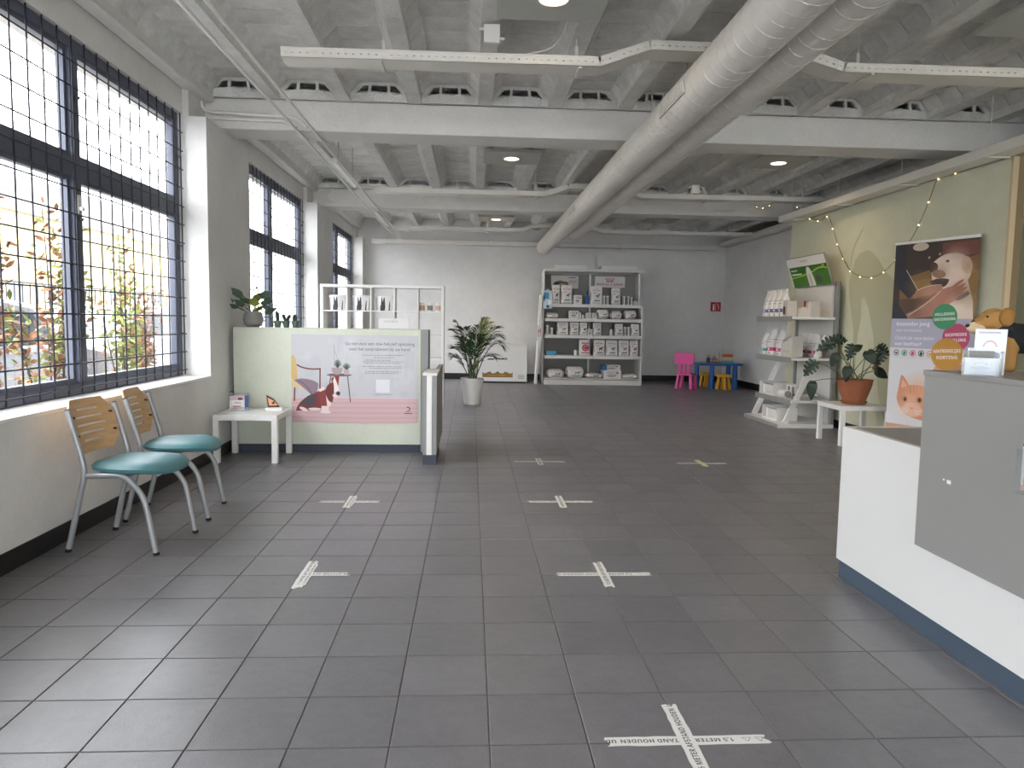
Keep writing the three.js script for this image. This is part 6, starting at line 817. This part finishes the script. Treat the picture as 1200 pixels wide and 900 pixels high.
// ------------------------------------------------------------------ outside the windows
{
  struct('ground_outside', B(-40, -2.62, -0.3, -0.1, -40, 20), std('#8f8c88', 0.95, { map: T.concrete }));
  // shrubs close to the glass: stems, and leaves too many to count
  const leafRust = std('#93664a', 0.8, { side: THREE.DoubleSide }), leafGrn = std('#848d4c', 0.8, { side: THREE.DoubleSide }), bark = std('#4d4038', 0.9);
  const small = leafGeo(0.08, 0.036, 0.3, 0.2, 2, 3);
  const shrub = (label, x, z, h, spread, m, seed, n) => {
    const o = thing('garden_shrub', label, 'shrub', [x, -0.1, z], 0, 'shrubs outside the windows'), r = rng(seed), leaves = [[], []];
    for (let i = 0; i < 9; i++) {
      const tip = V((r() - 0.5) * spread * 0.5, h * (0.55 + r() * 0.45), (r() - 0.5) * spread * 2), mid = V(tip.x * 0.3, tip.y * 0.55, tip.z * 0.55), c = new THREE.QuadraticBezierCurve3(V((r() - 0.5) * 0.1, 0, (r() - 0.5) * 0.2), mid, tip);
      obj('branch', sweep(c.getPoints(10), (t) => 0.012 * (1 - 0.8 * t) + 0.001, 5), bark, o);
      for (let k = 0; k < n; k++) { const t = 0.3 + 0.7 * r(), p = c.getPoint(t); p.add(V((r() - 0.5) * 0.16, (r() - 0.5) * 0.16, (r() - 0.5) * 0.16)); leaves[r() < m ? 0 : 1].push(place(small.clone(), p.x, p.y, p.z, r() * 6.28, r() * 3, r() * 3)); }
    }
    leaves.forEach((l, i) => { if (l.length) obj('foliage', l, i ? leafGrn : leafRust, o).userData.kind = 'stuff'; });
  };
  shrub('rust-leaved shrub outside the window above the chairs, before the silver car', -3.15, -4.75, 2.5, 0.42, 0.8, 1, 110);
  shrub('mixed green and rust shrub outside, beyond the window mullion', -3.3, -6.1, 2.4, 0.55, 0.5, 2, 110);
  shrub('yellow-green shrub outside between the two parked cars', -3.4, -7.5, 2.2, 0.5, 0.2, 3, 80);
  shrub('rust shrub outside at the far end of the first window', -3.9, -8.9, 1.8, 0.4, 0.85, 5, 80);
  shrub('sparse rust shrub outside the window behind the cacti', -3.5, -12.6, 1.9, 0.6, 0.5, 4, 40);
  // parked cars, length along z
  const wheelG = () => [lathe([[0, -0.1], [0.2, -0.1], [0.31, -0.1], [0.325, -0.08], [0.325, 0.08], [0.31, 0.1], [0.2, 0.1], [0, 0.1]], 28).rotateZ(Math.PI / 2)];
  function car(label, x, z, paint, turn) {
    const o = thing('parked_car', label, 'car', [x, -0.1, z], turn, 'cars parked outside');
    const prof = [[-2.05, 0.28], [-2.1, 0.55], [-2.02, 0.78], [-1.75, 0.9], [-1.0, 1.0], [1.6, 1.02], [2.02, 0.98], [2.1, 0.6], [2.05, 0.28], [1.68, 0.26], [1.62, 0.5], [1.45, 0.64], [1.25, 0.66], [1.05, 0.58], [0.95, 0.4], [0.93, 0.26], [-0.95, 0.26], [-0.98, 0.42], [-1.1, 0.58], [-1.3, 0.66], [-1.5, 0.63], [-1.65, 0.5], [-1.7, 0.26]];
    const g = extrude(shape(prof), 1.56, 0.06).translate(0, 0, -0.78).rotateY(-Math.PI / 2); obj('car_body', g, paint, o);
    const cab = extrude(shape([[-1.0, 0.99], [-0.25, 1.42], [0.3, 1.48], [1.1, 1.45], [1.85, 1.02]]), 1.28, 0.05).translate(0, 0, -0.64).rotateY(-Math.PI / 2); obj('cabin', cab, paint, o);
    const gl = std('#3b444c', 0.08), side = shape([[-0.78, 1.06], [-0.2, 1.38], [0.3, 1.42], [1.05, 1.39], [1.55, 1.07]]);
    for (const s of [-1, 1]) obj('side_window', extrude(side, 0.01).translate(0, 0, s * 0.695 - 0.005).rotateY(-Math.PI / 2), gl, o);
    const ws = B(-0.58, 0.58, 0, 0.78, -0.006, 0.006); obj('windscreen', place(ws, 0, 1.04, -0.97, 0, 1.04), gl, o); obj('rear_window', place(B(-0.56, 0.56, 0, 0.74, -0.006, 0.006), 0, 1.05, 1.86, 0, -1.05), gl, o);
    for (const [a, b] of [[-1, -1.32], [1, -1.32], [-1, 1.32], [1, 1.32]]) { const w = obj('wheel', wheelG(), M.rubber, o); w.position.set(a * 0.72, 0.326, b); obj('hub', cyl(V(a * 0.105, 0, 0), V(a * 0.115, 0, 0), 0.2, 0.17, 18), M.steel, w); }
    for (const s of [-1, 1]) { obj('headlamp', B(s * 0.45, s * 0.72, 0.68, 0.8, -2.13, -2.02, 0.03), std('#dfe4e8', 0.15), o); obj('mirror', B(s * 0.84, s * 0.98, 1.0, 1.12, -0.62, -0.54, 0.03), paint, o); }
    obj('bumper', B(-0.8, 0.8, 0.3, 0.5, -2.16, -2.05, 0.04), M.dark, o);
  }
  car('silver car parked outside the window above the chairs', -5.0, -7.3, std('#8d9097', 0.25, { metalness: 0.3 }), 0.03);
  car('white car parked farther along, beyond the window mullion', -5.6, -12.6, std('#c4c4c4', 0.25), -0.05);
  // street beyond: rendered houses and a railing
  const house = (label, x, z0, z1, h, m) => {
    const o = thing('street_house', label, 'building', [x, -0.1, (z0 + z1) / 2], 0, 'houses across the street'), L = (z1 - z0) / 2; obj('wall', B(-4, 0, 0, h, -L, L), m, o); obj('roof', extrude(shape([[-4.3, h], [0.3, h], [-2, h + 1.9]]), 2 * L + 0.4).translate(0, 0, -L - 0.2), std('#8f8a86', 0.9), o);
    for (let k = 0; k < Math.floor(L * 2 / 2.2); k++) for (const y of [1.0, 3.4]) { if (y + 1.4 > h) continue; const z = -L + 1.1 + k * 2.2, w = obj('window', [B(0.0, 0.05, y, y + 1.4, z - 0.5, z + 0.5)], M.white, o); obj('pane', B(0.051, 0.06, y + 0.08, y + 1.32, z - 0.42, z + 0.42), std('#5d6a74', 0.15), w); }
  };
  house('yellow rendered house across the street', -15, -44, -19, 4.7, std('#e0c98f', 0.9, { map: T.plaster })); house('pale grey house across the street', -18, -18, 4, 3.6, std('#b9b4ac', 0.9, { map: T.plaster }));
  const f = thing('street_railing', 'dark metal railing along the far side of the parking', 'railing', [-8.6, -0.1, -16]); obj('rail', [B(-0.02, 0.02, 1.95, 1.99, -10, 8), B(-0.02, 0.02, 0.12, 0.15, -10, 8)], M.dark, f); for (let z = -10; z <= 8; z += 0.25) obj('baluster', B(-0.01, 0.01, 0, 1.96, z - 0.01, z + 0.01), M.dark, f);
}

renderer.render(scene, camera);
